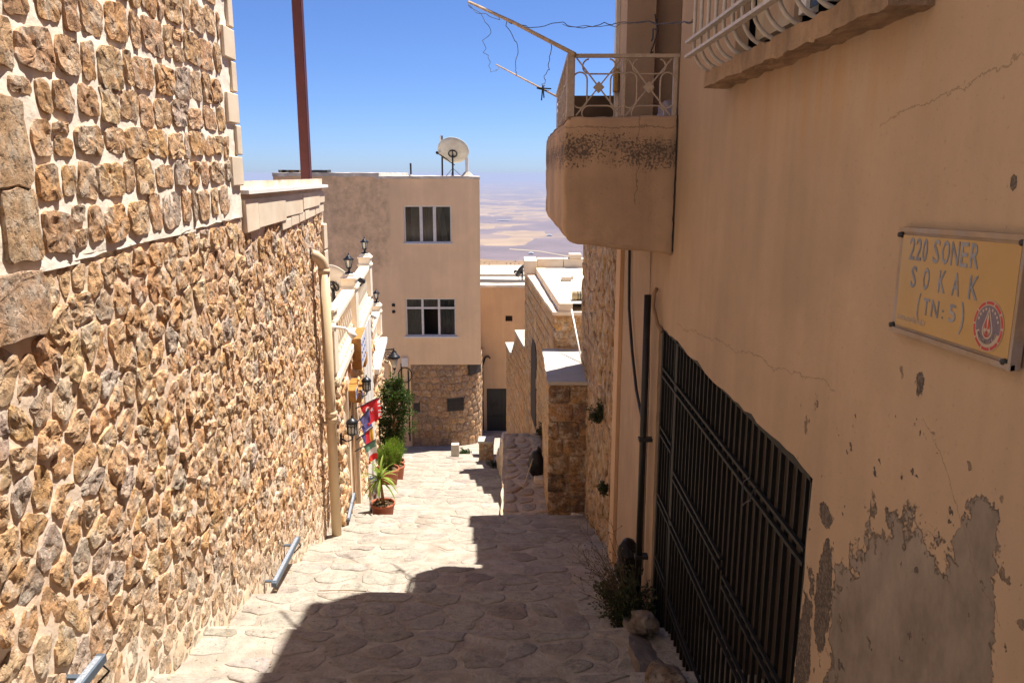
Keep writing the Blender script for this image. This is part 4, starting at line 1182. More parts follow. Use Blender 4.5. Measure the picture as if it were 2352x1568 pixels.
# spotlight on the balustrade wall
s, z = wall_Y(776, 752, 0.15); x, y, _ = fr_h(s, 0, 0.06)
t = thing('spotlight', (x, y, z), 'white spotlight arm sticking out beside the drainpipe under the hand rail', 'spotlight')
MB().tube([(x - 0.06, y, z), (x + 0.06, y, z)], 0.05, 12).build('base', M['marble'], t, True)
MB().tube([(x + 0.06, y, z), (x + 0.16, y + 0.05, z - 0.02), (x + 0.22, y + 0.05, z - 0.07)], 0.018, 8).build('arm', M['marble'], t, True)
MB().tube([(x + 0.20, y + 0.05, z - 0.05), (x + 0.27, y + 0.05, z - 0.13)], [0.035, 0.045], 12).build('head', M['marble'], t, True)
s, z = wall_Y(857, 726, 0.1); x, y, _ = fr_h(s, 0, 0.0)
t = thing('spout_pipe', (x, y, z), 'short grey spout pipe poking out of the cornice end', 'spout')
MB().tube([(x - 0.1, y, z + 0.02), (x + 0.1, y, z + 0.01), (x + 0.16, y, z - 0.05)], 0.04, 10).build('pipe', M['frame_white'], t, True)
# ------------------------------------------------------------------ ashlar house with the white flat roof
M['ashlar'] = m_stone('ashlar_stone', 0.8, (0.56, 0.30, 0.11))
M['ashlar_bed'] = m_rough('ashlar_joint', (0.50, 0.34, 0.21), 0.2, 3, 0.5, 20, 0.02)
M['white_roof'] = m_rough('whitewashed_screed', (0.44, 0.395, 0.335), 0.08, 2.5, 0.3, 20, 0.01, tint=(0.62, 0.55, 0.44), tfac=0.4)
APAL = [(0.62, 0.38, 0.17), (0.56, 0.34, 0.16), (0.66, 0.43, 0.22), (0.51, 0.33, 0.175), (0.60, 0.34, 0.14)]
A0 = Vector((0.70, 12.7)); A1 = Vector((0.31, 18.6)); AL = (A1 - A0).length; AD = (A1 - A0) / AL; AN = Vector((-AD.y, AD.x))
fr_a = lambda s, t, d: (A0.x + AD.x * s + AN.x * d, A0.y + AD.y * s + AN.y * d, t)
ash = thing('ashlar_house', (2.2, 15.5, -6), 'orange ashlar stone house with white flat roof and raised kerb', 'house')
ZA = -2.24
MB().add([(0.71, 12.72, -9), (4.5, 12.72, -9), (4.5, 18.6, -9), (0.32, 18.6, -9), (0.71, 12.72, ZA), (4.5, 12.72, ZA), (4.5, 18.6, ZA), (0.32, 18.6, ZA)], [(0, 1, 5, 4), (1, 2, 6, 5), (2, 3, 7, 6), (3, 0, 4, 7), (4, 5, 6, 7)]).build('body', M['ashlar_bed'], ash)
def courses(frame, s0, s1, t0, t1, h, w0, w1, D, parent, name='block', pal=APAL, mat='ashlar', gap=0.006, limit=290, skip=None, segs=22):
    out = []; t = t1; k = 0
    while t > t0:
        hh = h * random.uniform(0.85, 1.15); s = s0 - random.uniform(0, 0.5) * w0
        while s < s1:
            w = random.uniform(w0, w1); a, b_ = max(s, s0) + gap, min(s + w, s1) - gap
            if b_ - a > 0.05 and not (skip and skip((a + b_) / 2, t - hh / 2)):
                p = chaikin([(a, t - hh + gap), (b_, t - hh + gap), (b_, t - gap), (a, t - gap)], 2, 0.08)
                Vs, Fs = stone_mesh(p, random.uniform(0.6, 1.2) * D, frame, segs, [(1.0, 0.6), (0.95, 1.0), (0.5, 1.0)], 0.02, 0.25, 5, 0.15, 0.03)
                out.append((Vs, Fs, pick(pal), (b_ - a) * hh))
            s += w
        t -= hh
    lay(parent, out, M[mat], name, limit)
hole = lambda s, t: 3.0 < s < 4.3 and t < -3.35
courses(fr_a, 0.0, AL, -7.0, ZA, 0.24, 0.3, 0.62, 0.012, ash, skip=hole)
fr_af = lambda s, t, d: (0.70 + s, 12.72 - d, t)
courses(fr_af, 0.0, 1.6, -3.0, ZA - 0.03, 0.25, 0.3, 0.55, 0.014, ash)
q = MB().prism([(3.1, -5.2), (4.2, -5.2), (4.2, -3.75), (3.9, -3.42), (3.5, -3.38), (3.1, -3.6)], fr_a, -0.02, 0.012).build('dark_doorway', M['room'], ash)
# ledge and raised roof slab
roughen(MB().add([(0.66, 12.66, ZA), (4.5, 12.66, ZA), (4.5, 18.7, ZA), (0.26, 18.7, ZA), (0.66, 12.66, ZA + 0.05), (4.5, 12.66, ZA + 0.05), (4.5, 18.7, ZA + 0.05), (0.26, 18.7, ZA + 0.05)], [(0, 1, 5, 4), (1, 2, 6, 5), (2, 3, 7, 6), (3, 0, 4, 7), (4, 5, 6, 7), (3, 2, 1, 0)]).build('roof_ledge', M['quoin'], ash), 0.5, 0.012, 2)
for a, c in ((0.0, 1.2), (1.21, 2.4), (2.41, 3.6), (3.61, 4.93)):
    f0 = lambda y: 0.76 + (0.53 - 0.76) * (y - 12.7) / 4.9
    ya, yb = 12.7 + a, 12.7 + c
    q = MB().add([(f0(ya), ya, ZA + 0.052), (f0(ya) + 0.22, ya, ZA + 0.052), (f0(yb) + 0.22, yb, ZA + 0.052), (f0(yb), yb, ZA + 0.052), (f0(ya), ya, -2.05), (f0(ya) + 0.22, ya, -2.05), (f0(yb) + 0.22, yb, -2.05), (f0(yb), yb, -2.05)], [(0, 1, 5, 4), (1, 2, 6, 5), (2, 3, 7, 6), (3, 0, 4, 7), (4, 5, 6, 7), (3, 2, 1, 0)]).build('kerb_block', M['quoin'], ash)
    bevel(q, 0.012, 2)
MB().add([(0.97, 12.78, -2.065), (4.5, 12.78, -2.065), (4.5, 17.75, -2.065), (0.75, 17.75, -2.065)], [(0, 1, 2, 3)]).build('roof_screed', M['white_roof'], ash)
for k in range(6):
    q = MB().box(0.56 + 0.6 * k, 0.56 + 0.6 * k + 0.59, 17.78, 18.05, -2.2, -1.86).build('parapet_block', M['quoin'], ash); bevel(q, 0.012, 2)
q = MB().box(0.27, 0.55, 17.55, 18.45, -2.185, -1.88).build('parapet_block', M['quoin'], ash); bevel(q, 0.015, 2)
q = MB().box(1.28, 1.55, 17.75, 18.1, -1.855, -1.76).build('parapet_block', M['quoin'], ash); bevel(q, 0.012, 2)
# loose bits on that roof
t = tag(bevel(MB().box(0.98, 1.16, 15.5, 15.75, -2.064, -1.98).box(1.05, 1.22, 15.8, 16.0, -2.064, -2.0).build('loose_block', M['quoin'], None), 0.01), 'broken pale block lying on the white flat roof', 'block')
M['rug'] = m_rough('rolled_rug', (0.52, 0.42, 0.24), 0.15, 10, 0.4, 60)
M['rug_dark'] = m_plain('rug_pattern', (0.05, 0.05, 0.05), 0.9)
a = Vector(atY(1311, 693, 12.95)); z = -1.99
t = thing('rolled_rug', (1.3, 13.1, -2.065), 'rolled cream rug with dark border lying on the white flat roof', 'rug')
MB().tube([(a.x + 0.04, 13.12, z), (1.9, 13.2, z)], 0.075, 14).build('roll', M['rug'], t, True)
for k in range(3): MB().tube([(a.x + 0.12 + 0.04 * k, 13.13, z), (a.x + 0.135 + 0.04 * k, 13.13, z)], 0.078, 14).build('border', M['rug_dark'], t, True)
p0 = Vector(atY(1313, 711, 12.6)); p1 = Vector(atY(1337, 825, 11.7))
t = thing('white_pole', (p1.x, p1.y, -2.8), 'thin white plastic pole leaning on the ashlar house front', 'pole')
MB().tube([(p1.x, p1.y, -2.80), (p0.x, p0.y, p0.z)], 0.012, 8).build('shaft', M['marble'], t, True)
# low block beside the wall end
lowb = thing('stone_annex', (0.9, 11.6, -4.9), 'low stained stone block with white cracked top beside the side path', 'annex')
MB().box(0.515, 1.6, 10.63, 12.71, -6.5, -2.85).build('body', M['ashlar_bed'], lowb)
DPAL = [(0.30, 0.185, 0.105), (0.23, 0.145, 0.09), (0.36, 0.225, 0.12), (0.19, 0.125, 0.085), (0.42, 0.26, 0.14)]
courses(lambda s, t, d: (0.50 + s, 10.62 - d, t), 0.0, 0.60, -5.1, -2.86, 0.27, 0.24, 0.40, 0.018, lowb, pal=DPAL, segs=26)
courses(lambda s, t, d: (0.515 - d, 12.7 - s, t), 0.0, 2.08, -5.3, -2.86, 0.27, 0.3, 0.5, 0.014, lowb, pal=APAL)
roughen(MB().box(0.49, 1.6, 10.59, 12.70, -2.848, -2.80).build('screed_top', M['white_roof'], lowb), 0.15, 0.012, 3)
# ------------------------------------------------------------------ raised side path, its steps and low walls
def pz(y):
    if y < 14.7: return -4.80 - 0.03 * (y - 10.4)
    return max(gline(y) + 0.1, -4.93 - 0.5 * (y - 14.7))
path = tag(thing('side_path', (0.3, 13, -5), 'shaded raised stone path branching off the alley beside the ashlar house', None), kind='structure')
V = []; F = []
yy = list(np.arange(10.35, 20.6, 0.12)); xx = list(np.arange(-0.16, 1.5, 0.11))
for y in yy:
    for i, x in enumerate(xx):
        V.append((x + (0.03 * noise.noise((y * 3, 1, 1)) if i == 0 else 0), y, pz(y) + 0.03 * noise.noise((x * 2.5, y * 2.5, 4)) + (0.03 if i == 0 else 0)))
n = len(xx)
for j in range(len(yy) - 1):
    for i in range(n - 1): q = j * n + i; F.append((q, q + 1, q + n + 1, q + n))
for j in range(len(yy) - 1):
    a, b_ = j * n, (j + 1) * n; base = len(V)
    V += [(V[a][0] - 0.01, V[a][1], V[a][2] - 1.5), (V[b_][0] - 0.01, V[b_][1], V[b_][2] - 1.5)]
    F.append((base, a, b_, base + 1))
make('path_bed', V, F, m_rough('dusty_path', (0.50, 0.385, 0.27), 0.2, 2.5, 0.8, 20, 0.02, tint=(0.34, 0.23, 0.16), tfac=0.6), path)
stones = []
seeds = [(x + random.uniform(-.08, .08), y + random.uniform(-.08, .08)) for x in np.arange(0.0, 0.75, 0.24) for y in np.arange(10.6, 14.7, 0.34)]
for p in cells(seeds, (-0.14, 0.8, 10.45, 14.8), 0.35):
    if len(p) < 3: continue
    p = inset(p, random.uniform(0.012, 0.04))
    if len(p) < 3 or area(p) < 0.01: continue
    Vs, Fs = stone_mesh(chaikin(p, 2), random.uniform(0.015, 0.04), lambda x, y, d: (x, y, pz(y) + 0.02 * noise.noise((x * 2.5, y * 2.5, 4)) + d), 10, [(1.0, 0.5), (0.9, 1.0), (0.5, 1.0)], 0.12, 0.3, 5)
    stones.append((Vs, Fs, pick([(0.46, 0.34, 0.235), (0.42, 0.305, 0.21), (0.50, 0.38, 0.27)]), area(p)))
lay(path, stones, M['flag'], 'flagstone', 290)
# stepped parapet wall past the ashlar house
B0 = Vector((0.31, 18.62)); B1 = Vector((-0.17, 23.2)); BD = (B1 - B0).normalized(); BN = Vector((-BD.y, BD.x))
fr_p = lambda s, t, d: (B0.x + BD.x * s + BN.x * d, B0.y + BD.y * s + BN.y * d, t)
par = thing('stepped_wall', (0.2, 21, -8), 'stepped ashlar parapet wall with white caps beyond the ashlar house', 'wall')
prof = [(0.02, -9.2), (4.6, -9.2), (4.6, -5.0), (3.3, -5.0), (3.0, -4.75), (2.0, -4.12), (0.02, -4.12)]
MB().prism(prof, fr_p, -0.28, -0.012).build('core', M['ashlar_bed'], par)
def zt_p(s): return -5.0 if s > 3.3 else (-4.12 if s < 2.0 else -4.12 - 0.68 * (s - 2.0))
courses(fr_p, 0.05, 4.55, -9.0, -4.14, 0.23, 0.3, 0.55, 0.012, par, pal=[(0.62, 0.34, 0.14), (0.56, 0.30, 0.12), (0.66, 0.39, 0.17)], skip=lambda s, t: t + 0.1 > zt_p(s))
MB().prism([(0.03, -4.118), (2.05, -4.118), (2.05, -4.04), (0.03, -4.04)], fr_p, -0.31, 0.03).build('cap', M['white_roof'], par)
MB().prism([(3.25, -4.998), (4.65, -4.998), (4.65, -4.92), (3.25, -4.92)], fr_p, -0.31, 0.03).build('cap', M['white_roof'], par)
a = atY(1117, 1010, 20.3)
blk = thing('stone_plinth', (a[0], 20.3, gline(20.3)), 'small cubic stone plinth with white top at the foot of the alley', 'plinth')
roughen(MB().box(a[0] - 0.19, a[0] + 0.19, 20.1, 20.5, gline(20.3) - 0.2, a[2] - 0.04).build('shaft', M['ashlar'], blk), 0.12, 0.015, 4)
for p_ in blk.children:
    at_ = p_.data.attributes.new('tint', 'FLOAT_COLOR', 'POINT'); at_.data.foreach_set('color', [0.42, 0.29, 0.18, 1] * len(p_.data.vertices))
roughen(MB().box(a[0] - 0.21, a[0] + 0.21, 20.08, 20.52, a[2] - 0.038, a[2] + 0.03).build('cap', M['white_roof'], blk), 0.12, 0.01, 4)
a = atY(1046, 1036, 22.0)
o = roughen(MB().box(a[0] - 0.11, a[0] + 0.11, 21.9, 22.1, gz(a[0], 22) - 0.05, atY(1046, 1019, 22)[2]).build('marker_stone', M['white_roof'], None), 0.1, 0.015, 5)
tag(o, 'white marker stone standing before the curved rubble base', 'stone')
# retaining stones along the path end
for k in range(9):
    y = 15.0 + 0.55 * k
    o = MB().box(-0.20 - 0.03 * k, -0.10, y, y + 0.5, gline(y) - 0.3, pz(y + 0.25) + 0.06 + random.uniform(-0.03, 0.05)).build('edging_stone', M['quoin'], path); roughen(o, 0.15, 0.025, 4)
# black bag with a stick leaning beside the annex
M['bag'] = m_rough('black_rubbish_bag', (0.010, 0.010, 0.011), 0.3, 10, 0.9, 14, 0.02, rough=0.35)
x, y = 0.40, 12.2; z = pz(y)
t = thing('rubbish_bag', (x, y, z), 'black rubbish bag slumped on the side path against the annex', 'bag')
V, F = [], []
n1, n2 = 14, 20
for i in range(n1 + 1):
    for k in range(n2):
        th = math.pi * i / n1; a = 2 * math.pi * k / n2
        r = 0.14 * math.sin(th) ** 0.8 * (1 + 0.2 * noise.noise((math.cos(a) * 2, math.sin(a) * 2, i * 0.4)))
        V.append((x + r * math.cos(a), y + r * math.sin(a), z + 0.24 - 0.2 * math.cos(math.pi - th) * (1.25 if th < 0.5 else 1.0)))
for i in range(n1):
    for k in range(n2): F.append((i * n2 + k, i * n2 + (k + 1) % n2, (i + 1) * n2 + (k + 1) % n2, (i + 1) * n2 + k))
make('sack', V, F, M['bag'], t, True)
MB().tube([(x, y - 0.02, z + 0.42), (x + 0.02, y, z + 0.49), (x + 0.06, y, z + 0.52)], [0.05, 0.03, 0.06], 8).build('knot', M['bag'], t, True)
t = thing('broom_stick', (0.18, 11.75, pz(11.75)), 'pale wooden stick leaning against the black rubbish bag', 'stick')
MB().tube([(0.17, 11.72, pz(11.7) + 0.01), (0.33, 12.0, pz(12) + 0.42)], 0.010, 8).build('shaft', m_rough('bare_stick', (0.45, 0.36, 0.25), 0.2, 20), t, True)
o = roughen(MB().box(0.36, 0.5, 11.9, 12.2, pz(12) - 0.01, pz(12) + 0.1).build('kerb_stone', M['quoin'], None), 0.08, 0.02, 5); tag(o, 'rough brown stone under the black rubbish bag', 'stone')
o = roughen(MB().box(0.82, 0.99, 10.3, 10.52, gz(.9, 10.4) - 0.02, gz(.9, 10.4) + 0.13).build('rubble_lump', M['roof_render'], None), 0.05, 0.05, 6); tag(o, 'grey lump of rubble at the foot of the annex', 'rubble')
# ------------------------------------------------------------------ recessed wall with the iron door
BY = 28.0
fr_w = lambda s, t, d: (s, BY - d, t)
PB = lambda u, v: (atY(u, v, BY)[0], atY(u, v, BY)[2])
M['tan'] = m_plaster('tan_wall_plaster', (0.54, 0.35, 0.205), (0.47, 0.31, 0.19), 0.08, 0.08).mat
back = thing('courtyard_wall', (0, BY, -9), 'plain tan plaster wall with a black iron door and tiny vent', 'wall')
zt = PB(1150, 660)[1]
v0 = PB(1161, 738); v1 = PB(1177, 725)
dr = (PB(1118, 950)[0], PB(1166, 950)[0], PB(1140, 1012)[1], PB(1140, 892)[1])
wall_face([(-1.6, -9.6), (4, -9.6), (4, zt), (-1.6, zt)], [[(v0[0], v0[1]), (v1[0], v0[1]), (v1[0], v1[1]), (v0[0], v1[1])], [(dr[0], dr[2]), (dr[1], dr[2]), (dr[1], dr[3]), (dr[0], dr[3])]], fr_w, 0.2, back, 'wall_face', M['tan'])
MB().box(-1.6, 4, BY + 0.22, BY + 2, -9.6, zt - 0.02).build('body', M['room'], back)
roughen(MB().box(-1.6, 4, BY - 0.02, BY + 0.6, zt - 0.005, zt + 0.08).build('wall_top', M['roof_render'], back), 0.3, 0.03, 2)
d = MB().box(dr[0] + 0.01, dr[1] - 0.01, BY + 0.08, BY + 0.12, dr[2], dr[3] - 0.01).build('door', M['iron'], back)
xm = dr[0] + (dr[1] - dr[0]) * 0.72
MB().box(xm - 0.012, xm + 0.012, BY + 0.06, BY + 0.08, dr[2], dr[3] - 0.02).build('door_stile', M['cable'], d)
zc = dr[2] + 0.47 * (dr[3] - dr[2])
MB().box(dr[0] + 0.02, dr[1] - 0.02, BY + 0.055, BY + 0.079, zc - 0.015, zc + 0.015).build('door_rail', M['cable'], d)
for s in (-1, 1):
    xc = dr[0] + (xm - dr[0]) * 0.5; zz = zc + 0.42
    MB().beam((xc - 0.13 * s, BY + 0.07, zz - 0.22), (xc + 0.13 * s, BY + 0.07, zz + 0.22), 0.018).build('door_scroll', M['cable'], d)
    MB().tube([(xc + s * (0.10 + 0.05 * math.cos(a)), BY + 0.072, zz + 0.05 * math.sin(a)) for a in np.linspace(0, 6.28, 14)], 0.009, 5).build('door_scroll', M['cable'], d)
t = thing('wall_cable', (PB(1107, 900)[0], BY - 0.03, -9), 'black cable running down the corner of the tan wall', 'cable')
x0 = PB(1109, 900)[0]
MB().tube([(x0, BY - 0.04, -9.2), (x0, BY - 0.04, PB(1109, 840)[1]), (x0 + 0.1, BY - 0.04, PB(1112, 820)[1]), (x0 + 0.2, BY - 0.04, PB(1116, 817)[1]), (x0 + 0.28, BY - 0.04, PB(1118, 822)[1])], 0.03, 6).build('cable_run', M['cable'], t, True)
# low flat roofs behind
rear = thing('low_house', (1, 34, -9), 'low flat roofed house with pale slab and iron rail behind the tan wall', 'house')
zr = atY(1150, 634, 33.0)[2]
MB().box(-3, 5, 31.2, 37, -12, zr - 0.25).build('body', M['beige_dirty'], rear)
MB().box(-3.1, 5.1, 31.0, 37.1, zr - 0.25, zr - 0.08).build('roof_slab', M['roof_render'], rear)
MB().box(-3, 5, 33.5, 36.9, zr - 0.08, zr + 0.02).build('roof_slab', M['white_roof'], rear)
MB().beam((-3, 31.1, zr + 0.10), (5, 31.1, zr + 0.02), 0.05).build('rail', M['iron'], rear)
for k in range(4): MB().beam((-1.1 + 1.2 * k, 31.1, zr - 0.09), (-1.1 + 1.2 * k, 31.1, zr + 0.08), 0.05).build('rail_post', M['iron'], rear)
MB().box(-3, 5, 30.2, 30.5, -12, zr - 0.85).build('yard_wall', M['beige_dirty'], rear)
MB().box(-3.02, 5.02, 30.15, 30.55, zr - 0.85, zr - 0.78).build('yard_wall_cap', M['white_roof'], rear)
X, Y, Z = atY(1198, 624, 31.6)
dish((X, Y, Z), zr - 0.08, 0.27, math.radians(-60), math.radians(30), 'dark satellite dish standing on the low flat roof', matd='iron')
# ------------------------------------------------------------------ hillside, plain, haze
def m_hill():
    m = N('dry_hillside').rough(0.95)
    c = m.mix(m.ramp(m.noise(0.02, 6, 0.6), [(0.35, 0.0), (0.65, 1.0)]), (0.20, 0.125, 0.068), (0.26, 0.17, 0.095))
    c = m.mix(m.ramp(m.noise(0.25, 6, 0.7), [(0.58, 0.0), (0.66, 0.8)]), c, (0.17, 0.12, 0.08))
    m.color(c); return m.mat
def m_fields():
    m = N('harvested_fields').rough(0.95)
    vec = m.mapped(scale=(1, 1, 1), rot=(0, 0, math.radians(6)))
    warp = m.n('ShaderNodeTexNoise'); m.link(vec, warp.inputs['Vector']); warp.inputs['Scale'].default_value = 0.0006; warp.inputs['Detail'].default_value = 3
    add = m.n('ShaderNodeVectorMath', operation='MULTIPLY_ADD'); m.link(warp.outputs[1], add.inputs[0]); add.inputs[1].default_value = (260, 260, 0); m.link(vec, add.inputs[2])
    def layer(scale, sq):
        v = m.n('ShaderNodeMapping'); m.link(add.outputs[0], v.inputs[0]); v.inputs['Scale'].default_value = (scale, scale * sq, 0)
        x = m.n('ShaderNodeTexVoronoi', distance='CHEBYCHEV'); m.link(v.outputs[0], x.inputs['Vector']); x.inputs['Scale'].default_value = 1.0
        return x.outputs['Color']
    a = layer(0.0020, 0.9); b_ = layer(0.0044, 0.6)
    sa = m.n('ShaderNodeSeparateColor'); m.link(a, sa.inputs[0]); sb = m.n('ShaderNodeSeparateColor'); m.link(b_, sb.inputs[0])
    f = m.math('ADD', m.math('MULTIPLY', sa.outputs[0], 0.6), m.math('MULTIPLY', sb.outputs[1], 0.4))
    c = m.ramp(f, [(0.0, (0.14, 0.10, 0.10)), (0.34, (0.16, 0.113, 0.105)), (0.46, (0.21, 0.145, 0.11)), (0.54, (0.265, 0.18, 0.105)), (0.66, (0.30, 0.205, 0.115)), (0.85, (0.19, 0.132, 0.105))])
    for n_ in m.nt.nodes:
        if n_.type == 'VALTORGB': n_.color_ramp.interpolation = 'CONSTANT'
    c = m.mix(1.0, c, m.ramp(m.noise(0.004, 6, 0.6), [(0.3, 0.8), (0.7, 1.2)]), 'MULTIPLY')
    m.color(c); return m.mat
prof_h = [(31.5, -11.5), (60, -18), (150, -27), (330, -41.5), (480, -54), (560, -60.5), (640, -70), (900, -130), (1500, -260), (2600, -402)]
V = []; F = []
xs_ = np.r_[np.linspace(-900, -60, 15), np.linspace(-40, 200, 60), np.linspace(220, 900, 14)]
yh = []
for i in range(len(prof_h) - 1):
    (y0, z0), (y1, z1) = prof_h[i], prof_h[i + 1]; n = 14
    yh += [(y0 + (y1 - y0) * k / n, z0 + (z1 - z0) * k / n) for k in range(n)]
yh.append(prof_h[-1])
for y, z in yh:
    for x in xs_: V.append((x, y, z + min(6.0, y * 0.006) * noise.noise((x * 0.012, y * 0.012, 0)) + min(2.0, y * 0.002) * noise.noise((x * 0.05, y * 0.05, 0)) * (y > 100)))
n = len(xs_)
for j in range(len(yh) - 1):
    for i in range(n - 1): q = j * n + i; F.append((q, q + 1, q + n + 1, q + n))
tag(make('hillside', V, F, m_hill(), None, True), 'dry brown hillside falling away to the plain', kind='structure')
V, F = [], []
for k in range(420):
    y = random.uniform(260, 600); x = random.uniform(-30, 75)
    z0 = np.interp(y, [p[0] for p in prof_h], [p[1] for p in prof_h]) + min(6.0, y * 0.006) * noise.noise((x * 0.012, y * 0.012, 0))
    r = random.uniform(0.3, 1.0); b = len(V)
    V += [(x + r * math.cos(a), y + r * math.sin(a), z0 - 0.3) for a in (0, 1.26, 2.5, 3.8, 5.0)] + [(x + 0.2 * r, y, z0 + r * random.uniform(0.5, 1.0))]
    F += [(b + i, b + (i + 1) % 5, b + 5) for i in range(5)]
tag(make('scrub', V, F, m_rough('grey_scrub', (0.16, 0.13, 0.09), 0.3, 0.5, 0), None), 'dark scrub and rocks dotted over the dry hillside', 'scrub', kind='stuff')
ZP = -400.0
tag(make('plain', [(-30000, 900, ZP), (30000, 900, ZP), (30000, 45000, ZP), (-30000, 45000, ZP)], [(0, 1, 2, 3)], m_fields(), None), 'wide plain of tan and brown fields under haze', kind='structure')
M['shed'] = m_plain('pale_shed', (0.40, 0.40, 0.42), 0.7)
for k, (u, v, w_, lab) in enumerate(((1157, 508, 60, 'long white shed far out on the plain beside a track'), (1262, 542, 16, 'small white farm building far out among the brown fields'), (1220, 584, 12, 'white farm hut on the plain near the foot of the hill'))):
    a = atZ(u, v, ZP)
    t = tag(MB().box(a[0] - w_, a[0] + w_, a[1] - 15, a[1] + 15, ZP, ZP + 7).prism([(-w_, 7), (w_, 7), (0, 11)], lambda s_, t_, d_: (a[0] + s_, a[1] + d_, ZP + t_), -20.5, 20.5).build('farm_shed', M['shed'], None), lab, 'shed')
def track(pts, w_, name, label):
    V, F = [], []
    for i, (u, v) in enumerate(pts):
        a = Vector(atZ(u, v, ZP + 1.5)); V += [a + Vector((0, -w_, 0)), a + Vector((0, w_, 0))]
    for i in range(len(pts) - 1): F.append((2 * i, 2 * i + 2, 2 * i + 3, 2 * i + 1))
    tag(make(name, V, F, m_rough('pale_track', (0.36, 0.28, 0.18), 0.1, 0.01, 0), None), label, kind='structure')
track([(1170, 572), (1200, 574), (1240, 577), (1290, 586), (1340, 596)], 26, 'dirt_road', 'pale dirt road crossing the plain at the foot of the hill')
# the air: one even box of haze round everything
hz = bpy.data.materials.new('haze_air'); hz.use_nodes = True
hz.node_tree.nodes.clear()
ho = hz.node_tree.nodes.new('ShaderNodeOutputMaterial'); hv = hz.node_tree.nodes.new('ShaderNodeVolumePrincipled')
hv.inputs['Color'].default_value = (0.37, 0.46, 0.66, 1); hv.inputs['Density'].default_value = 0.00007
hv.inputs['Anisotropy'].default_value = 0.1
hz.node_tree.links.new(hv.outputs[0], ho.inputs['Volume'])
tag(MB().box(-31000, 31000, -60, 46000, ZP - 2, 7.5).build('haze', hz, None), 'pale bluish summer haze over the plain', 'haze', kind='stuff')
